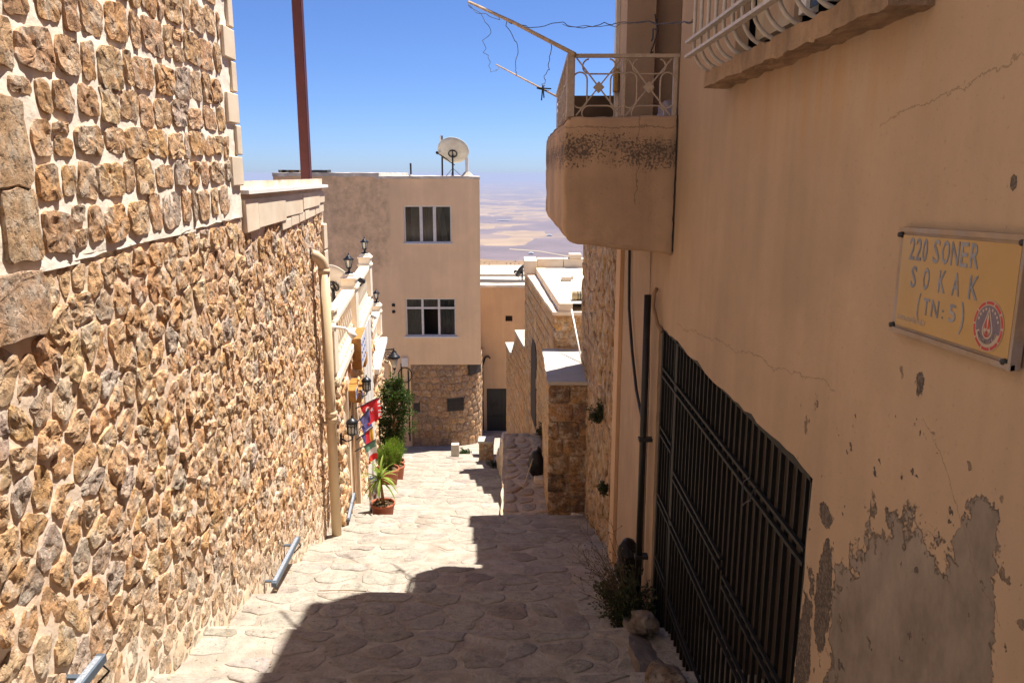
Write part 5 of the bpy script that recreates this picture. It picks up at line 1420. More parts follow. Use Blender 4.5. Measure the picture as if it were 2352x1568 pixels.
# ------------------------------------------------------------------ the big plaster house on the shaded side
RX = 1.05
fr_r = lambda s, t, d: (RX - d, s, t)
big = thing('orange_plaster_house', (3.5, 2, gline(2)), 'tall shaded orange plaster house with barred gate, balcony and street sign', 'house')
def m_right():
    m = m_plaster('orange_wall_plaster', (0.385, 0.268, 0.178), (0.31, 0.22, 0.152), 0.14, 0.08)
    base = m.b.inputs['Base Color'].links[0].from_socket
    y, z = m.sep()[1], m.sep()[2]
    def blob(cy, cz, ry, rz, wob=0.35, ns=3.0, off=0):
        dy = m.math('DIVIDE', m.math('SUBTRACT', y, cy), ry); dz = m.math('DIVIDE', m.math('SUBTRACT', z, cz), rz)
        r = m.math('SQRT', m.math('ADD', m.math('MULTIPLY', dy, dy), m.math('MULTIPLY', dz, dz)))
        nn = m.math('MULTIPLY', m.math('SUBTRACT', m.noise(ns, 10, 0.74, vec=m.mapped(loc=(off, off, off))), 0.5), wob * 4.5)
        return m.math('SUBTRACT', 1.0, m.math('ADD', r, nn))
    def mask(v, e=0.03): 
        return m.ramp(v, [(0.0, 0.0), (e, 1.0)])
    # bare grey render where the paint has flaked off low on the wall
    p = blob(1.90, -1.48, 0.46, 0.56, 0.34, 4.2, 0)
    p = m.math('MAXIMUM', p, blob(1.75, -1.65, 0.30, 0.28, 0.42, 5, 3))
    p = m.math('MAXIMUM', p, blob(1.66, -1.05, 0.10, 0.30, 0.5, 6, 8))
    dark = blob(2.45, -1.40, 0.065, 0.19, 0.5, 9, 5)
    dark = m.math('MAXIMUM', dark, blob(2.48, -1.12, 0.06, 0.045, 0.7, 12, 7))
    dark = m.math('MAXIMUM', dark, blob(1.985, -0.53, 0.020, 0.032, 0.6, 18, 2))
    dark = m.math('MAXIMUM', dark, blob(1.70, -0.02, 0.010, 0.018, 0.6, 20, 1))
    dark = m.math('MAXIMUM', dark, blob(2.58, -1.75, 0.06, 0.35, 0.6, 8, 4))
    flecks = m.math('MULTIPLY', m.ramp(m.noise(16, 5, 0.6, vec=m.mapped(loc=(2, 4, 6))), [(0.655, 0.0), (0.67, 1.0)]), m.ramp(blob(2.1, -1.2, 0.8, 0.65, 0.2), [(0.0, 0.0), (0.2, 1.0)]))
    grey = m.mix(m.ramp(m.noise(4, 9, 0.72, vec=m.mapped(scale=(1, 1, 0.6))), [(0.35, 0.0), (0.65, 1.0)]), (0.145, 0.115, 0.095), (0.26, 0.208, 0.168))
    dgrey = m.mix(m.ramp(m.noise(90, 4, 0.7), [(0.45, 0.0), (0.6, 1.0)]), (0.065, 0.05, 0.042), (0.15, 0.115, 0.09))
    mp = mask(p); md = m.math('MAXIMUM', mask(dark), flecks)
    c = m.mix(mp, base, grey); c = m.mix(md, c, dgrey)
    # rusty run-off below the window sill
    run = m.math('MULTIPLY', m.ramp(m.noise(1.0, 5, 0.6, vec=m.mapped(scale=(1, 8, 0.7))), [(0.42, 0.0), (0.62, 0.55)]), m.ramp(blob(3.0, 0.36, 1.15, 0.40, 0.2), [(0.0, 0.0), (0.8, 1.0)]))
    c = m.mix(run, c, (0.36, 0.18, 0.065))
    run2 = m.math('MULTIPLY', m.ramp(m.noise(1.0, 6, 0.65, vec=m.mapped(scale=(1, 22, 0.9), loc=(0, 3, 0))), [(0.55, 0.0), (0.68, 0.6)]), m.ramp(blob(6.7, -2.6, 1.1, 1.9, 0.2), [(0.0, 0.0), (0.6, 1.0)]))
    c = m.mix(run2, c, (0.20, 0.13, 0.08))
    # two long cracks
    w_ = m.math('MULTIPLY', m.math('SUBTRACT', m.noise(4.0, 6, 0.7), 0.5), 0.16)
    def crack(y0, z0, k, ya, yb, th=0.0018):
        line = m.math('ABSOLUTE', m.math('ADD', m.math('SUBTRACT', m.math('SUBTRACT', z, z0), m.math('MULTIPLY', m.math('SUBTRACT', y, y0), k)), w_))
        on = m.math('LESS_THAN', line, th)
        return m.math('MULTIPLY', on, m.math('MULTIPLY', m.math('GREATER_THAN', y, ya), m.math('LESS_THAN', y, yb)))
    ck = m.math('MAXIMUM', crack(1.9, 0.20, -0.14, 1.55, 2.35), crack(3.0, -0.74, -0.10, 2.5, 5.0, 0.0018))
    ck = m.math('MAXIMUM', ck, crack(1.75, -0.78, 0.9, 1.55, 1.95, 0.0018))
    c = m.mix(m.math('MULTIPLY', ck, 0.4), c, (0.10, 0.065, 0.04))
    m.color(c)
    prev = m.b.inputs['Normal'].links[0].from_socket
    m.bump(m.math('SUBTRACT', 1.0, m.math('MAXIMUM', mp, m.math('MAXIMUM', md, ck))), 1.0, 0.014, prev)
    return m.mat
M['orange'] = m_right()
# gate opening outline, ragged plaster edges
def ragged(pts, step=0.10, amp=0.018, seed=0):
    out = []
    for i in range(len(pts)):
        a, c = pts[i], pts[(i + 1) % len(pts)]; L = math.hypot(c[0] - a[0], c[1] - a[1]); n = max(1, int(L / step))
        for k in range(n):
            f = k / n; x = a[0] + (c[0] - a[0]) * f; y = a[1] + (c[1] - a[1]) * f
            out.append((x + amp * noise.noise((x * 7, y * 7, seed)), y + amp * noise.noise((x * 7, y * 7, seed + 9))))
    return out
gate_hole = ragged([(5.50, -4.0), (5.58, -1.04), (4.2, -1.06), (2.62, -1.04), (2.64, -1.5), (2.70, -4.0)], 0.09, 0.030, 1)
win_hole = [(2.2, 0.49), (3.95, 0.49), (3.95, 1.9), (2.2, 1.9)]
wall_face([(-3.0, -4.5), (7.75, -4.5), (7.75, 0.30), (5.22, 0.34), (5.22, 4.6), (-3.0, 4.6)], [gate_hole, win_hole], fr_r, 0.06, big, 'front_wall', M['orange'])
# loggia behind the balcony, end wall, upper floor over it
b = MB()
b.box(1.5, 1.7, 5.22, 7.75, 0.2, 4.6); b.build('loggia_back_wall', M['orange'], big)
MB().box(1.02, 1.5, 7.50, 7.86, 0.2, 4.6).build('loggia_end_wall', M['orange'], big)
MB().box(1.0, 1.25, 7.34, 7.9, 0.31, 4.6).build('pilaster', M['orange'], big)
MB().box(0.965, 0.998, 7.80, 7.92, 0.3, 4.6).build('corner_strip', M['roof_render'], big)
MB().box(0.9, 6.0, 5.0, 7.93, 4.601, 4.8).build('roof_slab', M['roof_render'], big)
MB().box(1.0, 6.0, -3.0, 4.99, 4.602, 4.8).build('roof_slab', M['roof_render'], big)
MB().box(RX + 0.001, 1.6, 5.14, 5.215, 0.34, 4.6).build('loggia_side_wall', M['orange'], big)
MB().box(1.71, 6.0, 5.3, 7.74, -4.5, 4.6).build('body', M['orange'], big)
MB().box(1.30, 6.0, 5.75, 7.73, -4.5, 0.25).build('body', M['orange'], big)
MB().box(1.06, 6.0, 7.70, 7.745, -4.5, 0.3).build('end_wall', M['orange'], big)
MB().box(3.2, 6.0, -3.0, 5.2, -4.5, 4.6).build('body', M['orange'], big)
# garage behind the gate
gb = MB().box(RX + 0.061, 3.1, 1.6, 5.72, -4.2, -0.9); gb.f = [f[::-1] for f in gb.f]; del gb.f[4]; del gb.m[4]
gb.build('garage_room', m_rough('dim_garage_wall', (0.26, 0.17, 0.10), 0.25, 2, 0.4, 20), big)
MB().box(RX + 0.40, RX + 0.46, 2.3, 5.6, -4.1, -0.95).build('inner_sheet', m_rough('brown_sheet', (0.05, 0.031, 0.019), 0.3, 1.5, 0.2, 15, rough=0.7), big)
# window: room, leaf, sill, bars
rb = MB().box(RX + 0.061, 2.6, 2.0, 4.1, 0.4, 2.2); rb.f = [f[::-1] for f in rb.f]; del rb.f[4]; del rb.m[4]
rb.build('window_room', M['room'], big)
w = MB().box(RX + 0.10, RX + 0.15, 2.2, 3.95, 0.49, 0.55)
w.box(RX + 0.10, RX + 0.15, 2.2, 2.26, 0.62, 1.9); w.box(RX + 0.10, RX + 0.15, 3.32, 3.40, 0.62, 1.9); w.box(RX + 0.10, RX + 0.15, 3.06, 3.13, 0.62, 1.9)
w = w.build('window', M['frame_white'], big)
MB().box(RX + 0.085, RX + 0.12, 3.41, 3.93, 0.60, 1.9).build('shutter', m_rough('rusty_cream_shutter', (0.42, 0.35, 0.26), 0.2, 6, 0.3, 20, tint=(0.30, 0.13, 0.05), tfac=0.5), w)
MB().box(RX + 0.11, RX + 0.125, 2.5, 3.05, 0.63, 1.9).build('red_cloth', m_rough('dusty_red_cloth', (0.28, 0.10, 0.06), 0.2, 5, 0.3, 20), w)
MB().box(RX + 0.11, RX + 0.125, 2.27, 2.48, 0.63, 1.9).build('blue_cloth', m_plain('pale_blue_cloth', (0.25, 0.38, 0.62), 0.8), w)
MB().box(RX + 0.112, RX + 0.118, 3.14, 3.31, 0.63, 1.9).build('pane', M['glass'], w)
M['sill_plaster'] = m_rough('flaking_sill_plaster', (0.33, 0.215, 0.135), 0.25, 4, 0.9, 16, 0.03, tint=(0.30, 0.21, 0.14), tfac=0.5, streak=0.3)
sill = roughen(MB().box(RX - 0.12, RX + 0.10, 2.10, 4.02, 0.405, 0.475).build('window_sill', M['sill_plaster'], big), 0.05, 0.012, 11)
M['white_bar'] = m_plain('chipped_white_paint', (0.42, 0.37, 0.33), 0.5, 0, 0.4, 0.2, 25)
gr = MB().beam((RX - 0.193, 4.09, 0.622), (RX - 0.193, 2.05, 0.622), 0.012, 0.03, up=(1, 0, 0)).build('window_grille', M['white_bar'], big)
gr2 = MB().beam((RX - 0.194, 4.09, 0.556), (RX - 0.194, 2.05, 0.556), 0.012, 0.03, up=(1, 0, 0)).build('grille_rail', M['white_bar'], gr)
b0 = None
for k in range(15):
    y = 4.02 - 0.137 * k
    pts = [(RX - 0.06, y, 0.468)] + [(RX - 0.18 + 0.11 * (1 - math.sin(a)), y, 0.60 - 0.125 * math.cos(a)) for a in np.linspace(0.3, 1.57, 8)] + [(RX - 0.18, y, 1.9)]
    MB().tube(pts, 0.0085, 8).build('bar', M['white_bar'], gr, True)
# ------------------------------------------------------------------ balcony
n = 6
prof = [(1.06, -0.53), (0.70, -0.485), (0.40, -0.445), (0.355, -0.41), (0.33, -0.34), (0.33, 0.0), (0.335, 0.30), (0.345, 0.335), (0.365, 0.35), (1.06, 0.36)]
balc = MB().prism(prof, lambda s, t, d: (s, d, t), 5.2, 7.88).build('balcony', None or M['orange'], big)
def m_balc():
    m = m_plaster('balcony_plaster', (0.44, 0.29, 0.178), (0.31, 0.21, 0.135), 0.2, 0.16)
    base = m.b.inputs['Base Color'].links[0].from_socket
    x, y, z = m.sep()
    band = m.ramp(m.math('ABSOLUTE', m.math('ADD', m.math('SUBTRACT', z, 0.14), m.math('MULTIPLY', m.math('SUBTRACT', m.noise(3, 4), 0.5), 0.22))), [(0.02, 1.0), (0.13, 0.0)])
    sp = m.ramp(m.math('ADD', m.math('MULTIPLY', m.noise(70, 3, 0.6), 0.75), m.math('ADD', m.math('MULTIPLY', m.noise(7, 5, 0.6), 0.35), m.math('MULTIPLY', band, 0.10))), [(0.635, 0.0), (0.655, 1.0)])
    sp = m.math('MULTIPLY', sp, m.ramp(band, [(0.0, 0.0), (0.25, 1.0)]))
    soft = m.math('MULTIPLY', band, m.ramp(m.noise(6, 7, 0.7, vec=m.mapped(scale=(1, 1, 0.45))), [(0.42, 0.0), (0.66, 0.75)]))
    c = m.mix(soft, base, (0.13, 0.095, 0.07))
    c = m.mix(m.math('MULTIPLY', sp, 0.75), c, (0.06, 0.047, 0.04))
    wv = m.math('MULTIPLY', m.math('SUBTRACT', m.noise(9.0, 6, 0.7), 0.5), 0.10)
    l1 = m.math('LESS_THAN', m.math('ABSOLUTE', m.math('ADD', m.math('SUBTRACT', z, 0.285), wv)), 0.0035)
    l2 = m.math('MULTIPLY', m.math('LESS_THAN', m.math('ABSOLUTE', m.math('ADD', m.math('SUBTRACT', x, 0.80), wv)), 0.003), m.math('GREATER_THAN', z, -0.2))
    ck = m.math('MAXIMUM', l1, l2)
    c = m.mix(m.math('MULTIPLY', ck, 0.4), c, (0.06, 0.04, 0.03))
    m.color(c); prev = m.b.inputs['Normal'].links[0].from_socket
    m.bump(m.math('SUBTRACT', 1.0, m.math('MAXIMUM', sp, ck)), 0.5, 0.005, prev)
    return m.mat
balc.data.materials.clear(); balc.data.materials.append(m_balc())
bevel(balc, 0.028, 3); roughen(balc, 0.07, 0.013, 5); balc.data.polygons.foreach_set('use_smooth', np.ones(len(balc.data.polygons), dtype=bool))
MB().box(0.45, 1.0, 7.86, 7.99, 0.34, 0.72).build('balcony_end_wall', m_rough('dark_brown_board', (0.075, 0.05, 0.033), 0.3, 5, 0.3), big)
# dark settlement crack between balcony and wall
cp = [(RX - 0.004 + 0.006 * noise.noise((k * 1.3, 0, 0)), 5.193, 0.36 - 0.86 * k / 24) for k in range(25)]
MB().tube([(p[0] - 0.004, p[1], p[2]) for p in cp], [0.004 + 0.004 * abs(noise.noise((k * 0.7, 5, 0))) for k in range(25)], 5).build('crack', M['dark'], big)
M['rail_paint'] = m_plain('cream_railing_paint', (0.40, 0.31, 0.23), 0.5, 0, 0.3, 0.15, 30)
RT = 0.72; RB = 0.375
rl = MB().beam((0.36, 5.25, RT), (1.05, 5.25, RT), 0.03, 0.022).build('balcony_railing', M['rail_paint'], big)
MB().beam((0.36, 5.25, RT), (0.43, 7.88, RT), 0.03, 0.022).build('top_rail', M['rail_paint'], rl)
bevel(MB().box(0.345, 0.395, 5.23, 5.275, 0.35, RT + 0.012).build('corner_post', M['rail_paint'], rl), 0.004, 1)
MB().box(1.015, 1.04, 5.235, 5.262, 0.35, RT).build('end_post', M['rail_paint'], rl)
MB().box(0.695, 0.712, 5.242, 5.26, 0.36, RT).build('middle_post', M['rail_paint'], rl)
def motif(P0, P1, parent):
    """panel of crossed bars, four double hooks and a diamond, between two bottom points"""
    P0, P1 = Vector(P0), Vector(P1); w = (P1 - P0).length; ux = (P1 - P0) / w; h = RT - P0.z - 0.01
    q = lambda a, c: P0 + ux * (w * a) + Vector((0, 0, h * c))
    MB().beam(q(0.02, 0.0), q(0.98, 0.99), 0.009).build('diagonal_bar', M['rail_paint'], parent)
    MB().beam(q(0.02, 0.99), q(0.98, 0.0), 0.009, 0.0085).build('diagonal_bar', M['rail_paint'], parent)
    c = q(0.5, 0.49); d = 0.036; nn = ux.cross(Vector((0, 0, 1)))
    V = [c + ux * d + nn * s for s in ()]
    b = MB(); pts = [c + ux * d, c + Vector((0, 0, d)), c - ux * d, c - Vector((0, 0, d))]
    b.add([p - nn * 0.008 for p in pts] + [p + nn * 0.008 for p in pts], [(3, 2, 1, 0), (4, 5, 6, 7)] + [(i, (i + 1) % 4, (i + 1) % 4 + 4, i + 4) for i in range(4)])
    b.build('diamond', M['rail_paint'], parent)
    hk = lambda a, r, a0, a1: [q(*a) + ux * (r * math.cos(x)) + Vector((0, 0, r * math.sin(x))) for x in np.linspace(a0, a1, 8)]
    r = 0.045; pi = math.pi
    # horizontal hooked bars
    for zc, sg in ((0.72, 1), (0.17, -1)):
        pts = hk((0.26 - 0.0, zc), 0, 0, 0)[:0]
        l = [q(0.30, zc) + Vector((0, 0, sg * r)) + ux * (r * math.cos(x)) + Vector((0, 0, sg * r * math.sin(x))) for x in np.linspace(pi * 0.55, pi * 1.5, 8)]
        rr = [q(0.70, zc) + Vector((0, 0, sg * r)) + ux * (r * math.cos(x)) + Vector((0, 0, sg * r * math.sin(x))) for x in np.linspace(-pi * 0.5, pi * 0.45, 8)]
        MB().tube(l + rr, 0.0055, 6).build('hooked_bar', M['rail_paint'], parent, True)
    for a, sg in ((0.25, -1), (0.75, 1)):
        lo = [q(a, 0.26) + ux * (sg * r) + ux * (sg * r * math.cos(x)) + Vector((0, 0, r * math.sin(x))) for x in np.linspace(0.15 * pi - 0.3 * pi, -pi, 8)]
        hi = [q(a, 0.62) + ux * (sg * r) + ux * (sg * r * math.cos(x)) + Vector((0, 0, r * math.sin(x))) for x in np.linspace(pi, 0.05 * pi, 8)]
        MB().tube(lo + hi, 0.0055, 6).build('hooked_bar', M['rail_paint'], parent, True)
motif((0.40, 5.25, 0.36), (0.695, 5.25, 0.36), rl); motif((0.715, 5.25, 0.36), (1.01, 5.25, 0.36), rl)
for k in range(6):
    f0, f1 = k / 6, (k + 1) / 6
    a = Vector((0.36, 5.29, 0.36)).lerp(Vector((0.43, 7.86, 0.36)), f0); c = Vector((0.36, 5.29, 0.36)).lerp(Vector((0.43, 7.86, 0.36)), f1)
    motif(a, c, rl); MB().beam(c, c + Vector((0, 0, RT - 0.36)), 0.014).build('side_post', M['rail_paint'], rl)
# things on the balcony
M['bag_plastic'] = m_plain('mauve_plastic_bag', (0.26, 0.21, 0.215), 0.5)
o = roughen(MB().lathe((1.12, 5.9, 0.361), [(0.03, 0), (0.08, 0.03), (0.07, 0.09), (0.02, 0.15)], 12).build('plastic_bag', M['bag_plastic'], None, True), 0.03, 0.03, 9); tag(o, 'crumpled mauve plastic bag on the balcony floor', 'bag')
o = bevel(MB().box(0.94, 0.985, 7.70, 7.78, 0.74, 0.95).build('hanging_box', m_plain('yellow_plastic', (0.34, 0.20, 0.05), 0.6), None), 0.01); tag(o, 'yellow plastic box hanging on the balcony corner strip', 'box')
# clothes poles and wires
M['bamboo'] = m_rough('weathered_cane', (0.40, 0.29, 0.18), 0.25, 12, 0.4, 40, 0.004)
M['wire'] = m_plain('thin_wire', (0.05, 0.045, 0.045), 0.6)
a0 = Vector((0.37, 5.25, RT + 0.02)); a1 = Vector(atY(1077, 5, 6.9))
t = thing('clothes_pole', a0, 'long cane clothes pole jutting from the balcony corner post', 'pole'); MB().tube([a0 + (a0 - a1).normalized() * 0.05, a0.lerp(a1, 0.5) + Vector((0, 0, 0.01)), a1], [0.014, 0.013, 0.011], 8).build('cane', M['bamboo'], t, True)
c0 = Vector((0.425, 7.75, RT)); c0 = Vector(atY(1290, 228, 7.7)); c1 = Vector(atY(1140, 149, 9.2))
t = thing('clothes_pole', c0, 'short thin cane clothes pole tied to the balcony side rail, carrying pegs', 'pole'); MB().tube([c0 + Vector((0.06, 0, -0.03)), c1], [0.010, 0.008], 8).build('cane', M['bamboo'], t, True)
def wire(pts, label, r=0.003, jit=0.02, closed=False):
    P_ = []
    for i in range(len(pts) - 1):
        a, c = Vector(pts[i]), Vector(pts[i + 1])
        for k in range(6): P_.append(a.lerp(c, k / 6) + (noise.noise_vector(a.lerp(c, k / 6) * 9) * jit))
    P_.append(Vector(pts[-1]))
    o = MB().tube(P_, r, 5).build('wire', M['wire'], None, True)
    return tag(o, label, 'wire', 'loose wires round the clothes poles')
W = lambda u, v, Y: atY(u, v, Y)
wire([a0.lerp(a1, 0.56) + Vector((0, 0, 0)), W(1215, 62, 6.6), W(1290, 55, 6.3), W(1330, 64, 6.1), W(1390, 58, 5.6), W(1435, 52, 5.2), W(1500, 52, 4.9), W(1555, 54, 4.6), W(1593, 50, 4.1)], 'long twisted wire from the upper cane pole to the window grille')
wire([W(1290, 60, 6.3), W(1400, 62, 5.6), W(1480, 50, 5.0), W(1560, 58, 4.5), W(1592, 45, 4.15)], 'second strand of the twisted wire reaching the window grille', 0.0022)
wire([a0.lerp(a1, 0.58), W(1188, 110, 6.9), W(1182, 160, 7.4), W(1188, 172, 8.4)], 'crooked wire linking the middle of both cane poles', 0.0028, 0.03)
wire([a0.lerp(a1, 0.16), W(1262, 160, 6.3), W(1248, 190, 7.6), W(1247, 208, 8.0)], 'crooked wire from the upper pole down to the pegs', 0.0028, 0.03)
wire([a0.lerp(a1, 0.97), W(1120, 50, 6.9), W(1115, 90, 7.0), W(1118, 140, 7.6), W(1132, 168, 8.6), W(1145, 155, 9.1)], 'thin curly wire dangling from the tip of the upper pole', 0.0022, 0.05)
wire([a0.lerp(a1, 0.98), W(1095, 25, 6.8), W(1125, 40, 6.7), W(1150, 47, 6.6), a0.lerp(a1, 0.7)], 'slack wire looped under the upper pole tip', 0.0022, 0.03)
for q in ((1500, 38, 1500, 120), (1508, 42, 1496, 95)):
    wire([W(q[0], q[1], 6.2), W(q[0] + 8, q[1] + 25, 6.2), W(q[2], q[3] - 20, 6.2), W(q[2], q[3], 6.2)], ['dark tangle of cable hanging before the loggia, longest strand', 'short strand of dark cable tangled before the loggia'][q[0] > 1502], 0.006, 0.06)
M['peg'] = m_plain('dark_green_peg', (0.01, 0.05, 0.03), 0.5)
pc = c0.lerp(c1, 0.27)
for k in range(2):
    t = thing('clothes_peg', pc + Vector((0.03 * k, 0, 0)), ['dark green clothes peg clipped crosswise on the lower pole', 'dark green clothes peg hanging straight down from the lower pole'][k], 'peg', 'clothes pegs on the lower pole')
    p_ = pc + Vector((0.03 * k - 0.02, -0.015, 0)); dd = Vector((0.10, 0, -0.015)) if k == 0 else Vector((0.0, 0, -0.10))
    for s in (-1, 1): MB().beam(p_ - dd * 0.3, p_ + dd + Vector((0, 0, 0.012 * s)) + Vector((0.012 * s, 0, 0)), 0.012).build('jaw', M['peg'], t)
# ------------------------------------------------------------------ barred gate
M['gate_paint'] = m_plain('black_gate_paint', (0.012, 0.011, 0.0105), 0.6, 0.0, 0.2, 0.3, 15)
gate = thing('metal_gate', (RX + 0.1, 4.1, -3.4), 'black barred metal gate set in the orange plaster wall', 'gate')
GX = RX + 0.035
for y, w_ in ((5.50, 0.05), (5.02, 0.07), (2.66, 0.04)):
    MB().box(GX - 0.02, GX + 0.03, y - w_ / 2, y + w_ / 2, -3.45, -1.05).build('post', M['gate_paint'], gate)
MB().box(GX - 0.02, GX + 0.03, 2.6, 5.55, -1.075, -1.03).build('head_rail', M['gate_paint'], gate)
bar0 = None; y = 5.42
while y > 2.66:
    if abs(y - 5.02) > 0.05:
        if bar0 is None: bar0 = MB().box(GX - 0.009, GX + 0.009, y - 0.008, y + 0.008, -3.40, -1.06).build('bar', M['gate_paint'], gate)
        else:
            q = bar0.copy(); COL.objects.link(q); q.location.y += y - 5.42
    y -= 0.092
def dbl(y0, y1, z):
    for dz in (-0.028, 0.028):
        MB().box(GX - 0.026, GX - 0.010, y0, y1, z + dz - 0.008, z + dz + 0.008).build('rail', M['gate_paint'], gate)
for z in (-1.37, -2.31): dbl(2.68, 5.47, z)
dbl(5.06, 5.47, -1.80); dbl(5.06, 5.47, -2.80); dbl(5.06, 5.47, -3.27)
dbl(3.75, 4.98, -1.95); dbl(2.68, 3.70, -2.02); dbl(3.75, 4.98, -2.86); dbl(2.68, 3.70, -2.90); dbl(2.68, 4.98, -3.32)
# wire loop on the gate
wire([(GX - 0.03, 3.25, -1.32), (GX - 0.06, 3.2, -1.38), (GX - 0.05, 3.35, -1.45), (GX - 0.03, 3.42, -1.38), (GX - 0.04, 3.3, -1.30)], 'thin wire looped round the gate bars', 0.003, 0.02)
# ------------------------------------------------------------------ pipes and cables on the wall
M['black_pipe'] = m_plain('black_plastic_pipe', (0.014, 0.013, 0.013), 0.5, 0, 0.4, 0.15)
t = thing('black_conduit', (0.985, 5.70, gline(5.7)), 'straight black conduit pipe standing against the wall beside the gate', 'pipe')
MB().tube([(0.985, 5.70, -3.42), (0.985, 5.72, -0.86)], 0.026, 12, caps=True).build('pipe', M['black_pipe'], t, True)
for z in (-1.95, -2.9): MB().box(0.95, 1.052, 5.665, 5.735, z - 0.012, z + 0.012).build('clamp', M['iron'], t)
t = thing('drooping_cable', (1.0, 6.6, -2.0), 'black cable drooping from under the balcony into the conduit', 'cable')
pts = [(1.03, 7.0, -0.50), (1.03, 6.98, -0.8), (1.02, 6.85, -1.15), (1.02, 6.6, -1.48), (1.01, 6.25, -1.72), (1.0, 5.9, -1.83), (0.99, 5.72, -1.86)]
MB().tube(pts, 0.013, 8).build('cable_run', M['black_pipe'], t, True)
t = thing('thin_cable', (1.04, 6.0, -1.2), 'thin painted cable running down from the balcony behind the conduit', 'cable')
MB().tube([(1.035, 5.95, -0.5), (1.035, 5.93, -1.0), (1.03, 5.80, -1.5), (1.03, 5.78, -3.1)], 0.006, 6).build('cable_run', M['rail_paint'], t, True)
t = thing('rusty_pipe', (1.02, 5.6, -1.0), 'short kinked tan pipe above the gate corner', 'pipe')
MB().tube([(1.03, 5.62, -0.80), (1.01, 5.60, -0.83), (1.0, 5.58, -0.92), (1.02, 5.50, -1.03), (1.04, 5.42, -1.07)], 0.014, 8).build('pipe', M['sill_plaster'], t, True)
# ------------------------------------------------------------------ rubble garden wall past the house
sw = thing('rough_stone_wall', (1.3, 9.8, gline(9.8)), 'shaded rough orange stone wall running on past the balcony house', 'wall')
MB().box(RX + 0.03, 1.6, 7.75, 11.7, -6.5, 0.66).build('body', M['ashlar_bed'], sw)
rough_sheet('mortar_face', m_rough('orange_mortar', (0.40, 0.25, 0.14), 0.2, 3, 0.8, 16, 0.02, tint=(0.42, 0.27, 0.17), tfac=0.5), sw, fr_r, 7.72, 11.68, -5.3, 0.66, 0.07, 0.02, 4)
stones = []
for p in cells(row_seeds(7.75, 11.65, -5.2, 0.62, 0.25, 0.24, 0.55, 0.3, 0.2), (7.76, 11.66, -5.3, 0.64), 0.4):
    if len(p) < 3: continue
    p = inset(p, random.uniform(0.008, 0.03))
    if len(p) < 3 or area(p) < 0.01: continue
    c = np.mean(p, axis=0)
    if c[1] < gline(c[0]) - 0.1: continue
    Vs, Fs = stone_mesh(chaikin(p, 2, 0.15), random.uniform(0.012, 0.03), fr_r, 12, [(1.0, 0.5), (0.9, 0.95), (0.5, 1.03)], 0.1, 0.4, 7, 0.3)
    Fs = [f[::-1] for f in Fs]
    stones.append((Vs, Fs, pick([(0.46, 0.28, 0.135), (0.41, 0.25, 0.13), (0.50, 0.32, 0.17), (0.36, 0.235, 0.14)]), area(p) / c[0] ** 2))
lay(sw, stones, M['ashlar'], 'stone', 290)
MB().prism([(7.45, -4.6), (7.74, -4.6), (7.74, -0.5), (7.45, -0.5)], fr_r, 0.002, 0.035).build('smooth_plaster_strip', M['tan'], sw)
# ------------------------------------------------------------------ street sign
sign = thing('street_sign', (RX, 1.88, -0.42), 'faded yellow metal street sign screwed to the orange wall', 'street sign')
SY0, SY1, SZ0, SZ1 = 2.125, 1.585, -0.415, -0.138
tilt = lambda s, t: t - 0.02 * (2.175 - s)
fr_s = lambda s, t, d: (RX - 0.006 - d - 0.004 * (2.175 - s), s, t + 0.035 * (2.125 - s))
M['sign_border'] = m_rough('peeling_sign_rim', (0.27, 0.19, 0.13), 0.15, 14, 0.3, 50, 0.003, rough=0.6, tint=(0.26, 0.27, 0.33), tfac=0.6)
M['sign_yellow'] = m_rough('faded_yellow_enamel', (0.37, 0.225, 0.085), 0.10, 4, 0.1, 50, 0.001, rough=0.5, tint=(0.36, 0.255, 0.15), tfac=0.7)
M['sign_letter'] = m_rough('grey_blue_letter_paint', (0.17, 0.175, 0.21), 0.25, 25, 0.1, 50, 0.001, rough=0.6, tint=(0.34, 0.32, 0.32), tfac=0.6)
M['sign_red'] = m_plain('sign_red', (0.36, 0.045, 0.035), 0.6); M['sign_cream'] = m_plain('sign_cream', (0.36, 0.28, 0.22), 0.6); M['sign_plum'] = m_plain('sign_plum', (0.13, 0.10, 0.13), 0.6)
R2 = lambda y0, y1, z0, z1: [(y0, z0), (y0, z1), (y1, z1), (y1, z0)]
roughen(MB().prism(R2(SY0, SY1, SZ0, SZ1), fr_s, 0.0, 0.012).build('plate', M['sign_border'], sign), 0.05, 0.0015, 8)
MB().prism(R2(SY0 - 0.022, SY1 + 0.022, SZ0 + 0.020, SZ1 - 0.020), fr_s, 0.008, 0.0155).build('yellow_field', M['sign_yellow'], sign)
MB().prism(R2(SY1 + 0.010, SY1 + 0.0, SZ0, SZ1), fr_s, 0.012, 0.022).build('raised_rim', M['sign_border'], sign)
MB().prism(R2(SY0, SY1, SZ0, SZ0 + 0.012), fr_s, 0.012, 0.020).build('raised_rim', M['sign_border'], sign)
MB().prism(R2(SY0, SY1, SZ1 - 0.012, SZ1), fr_s, 0.012, 0.018).build('raised_rim', M['sign_border'], sign)
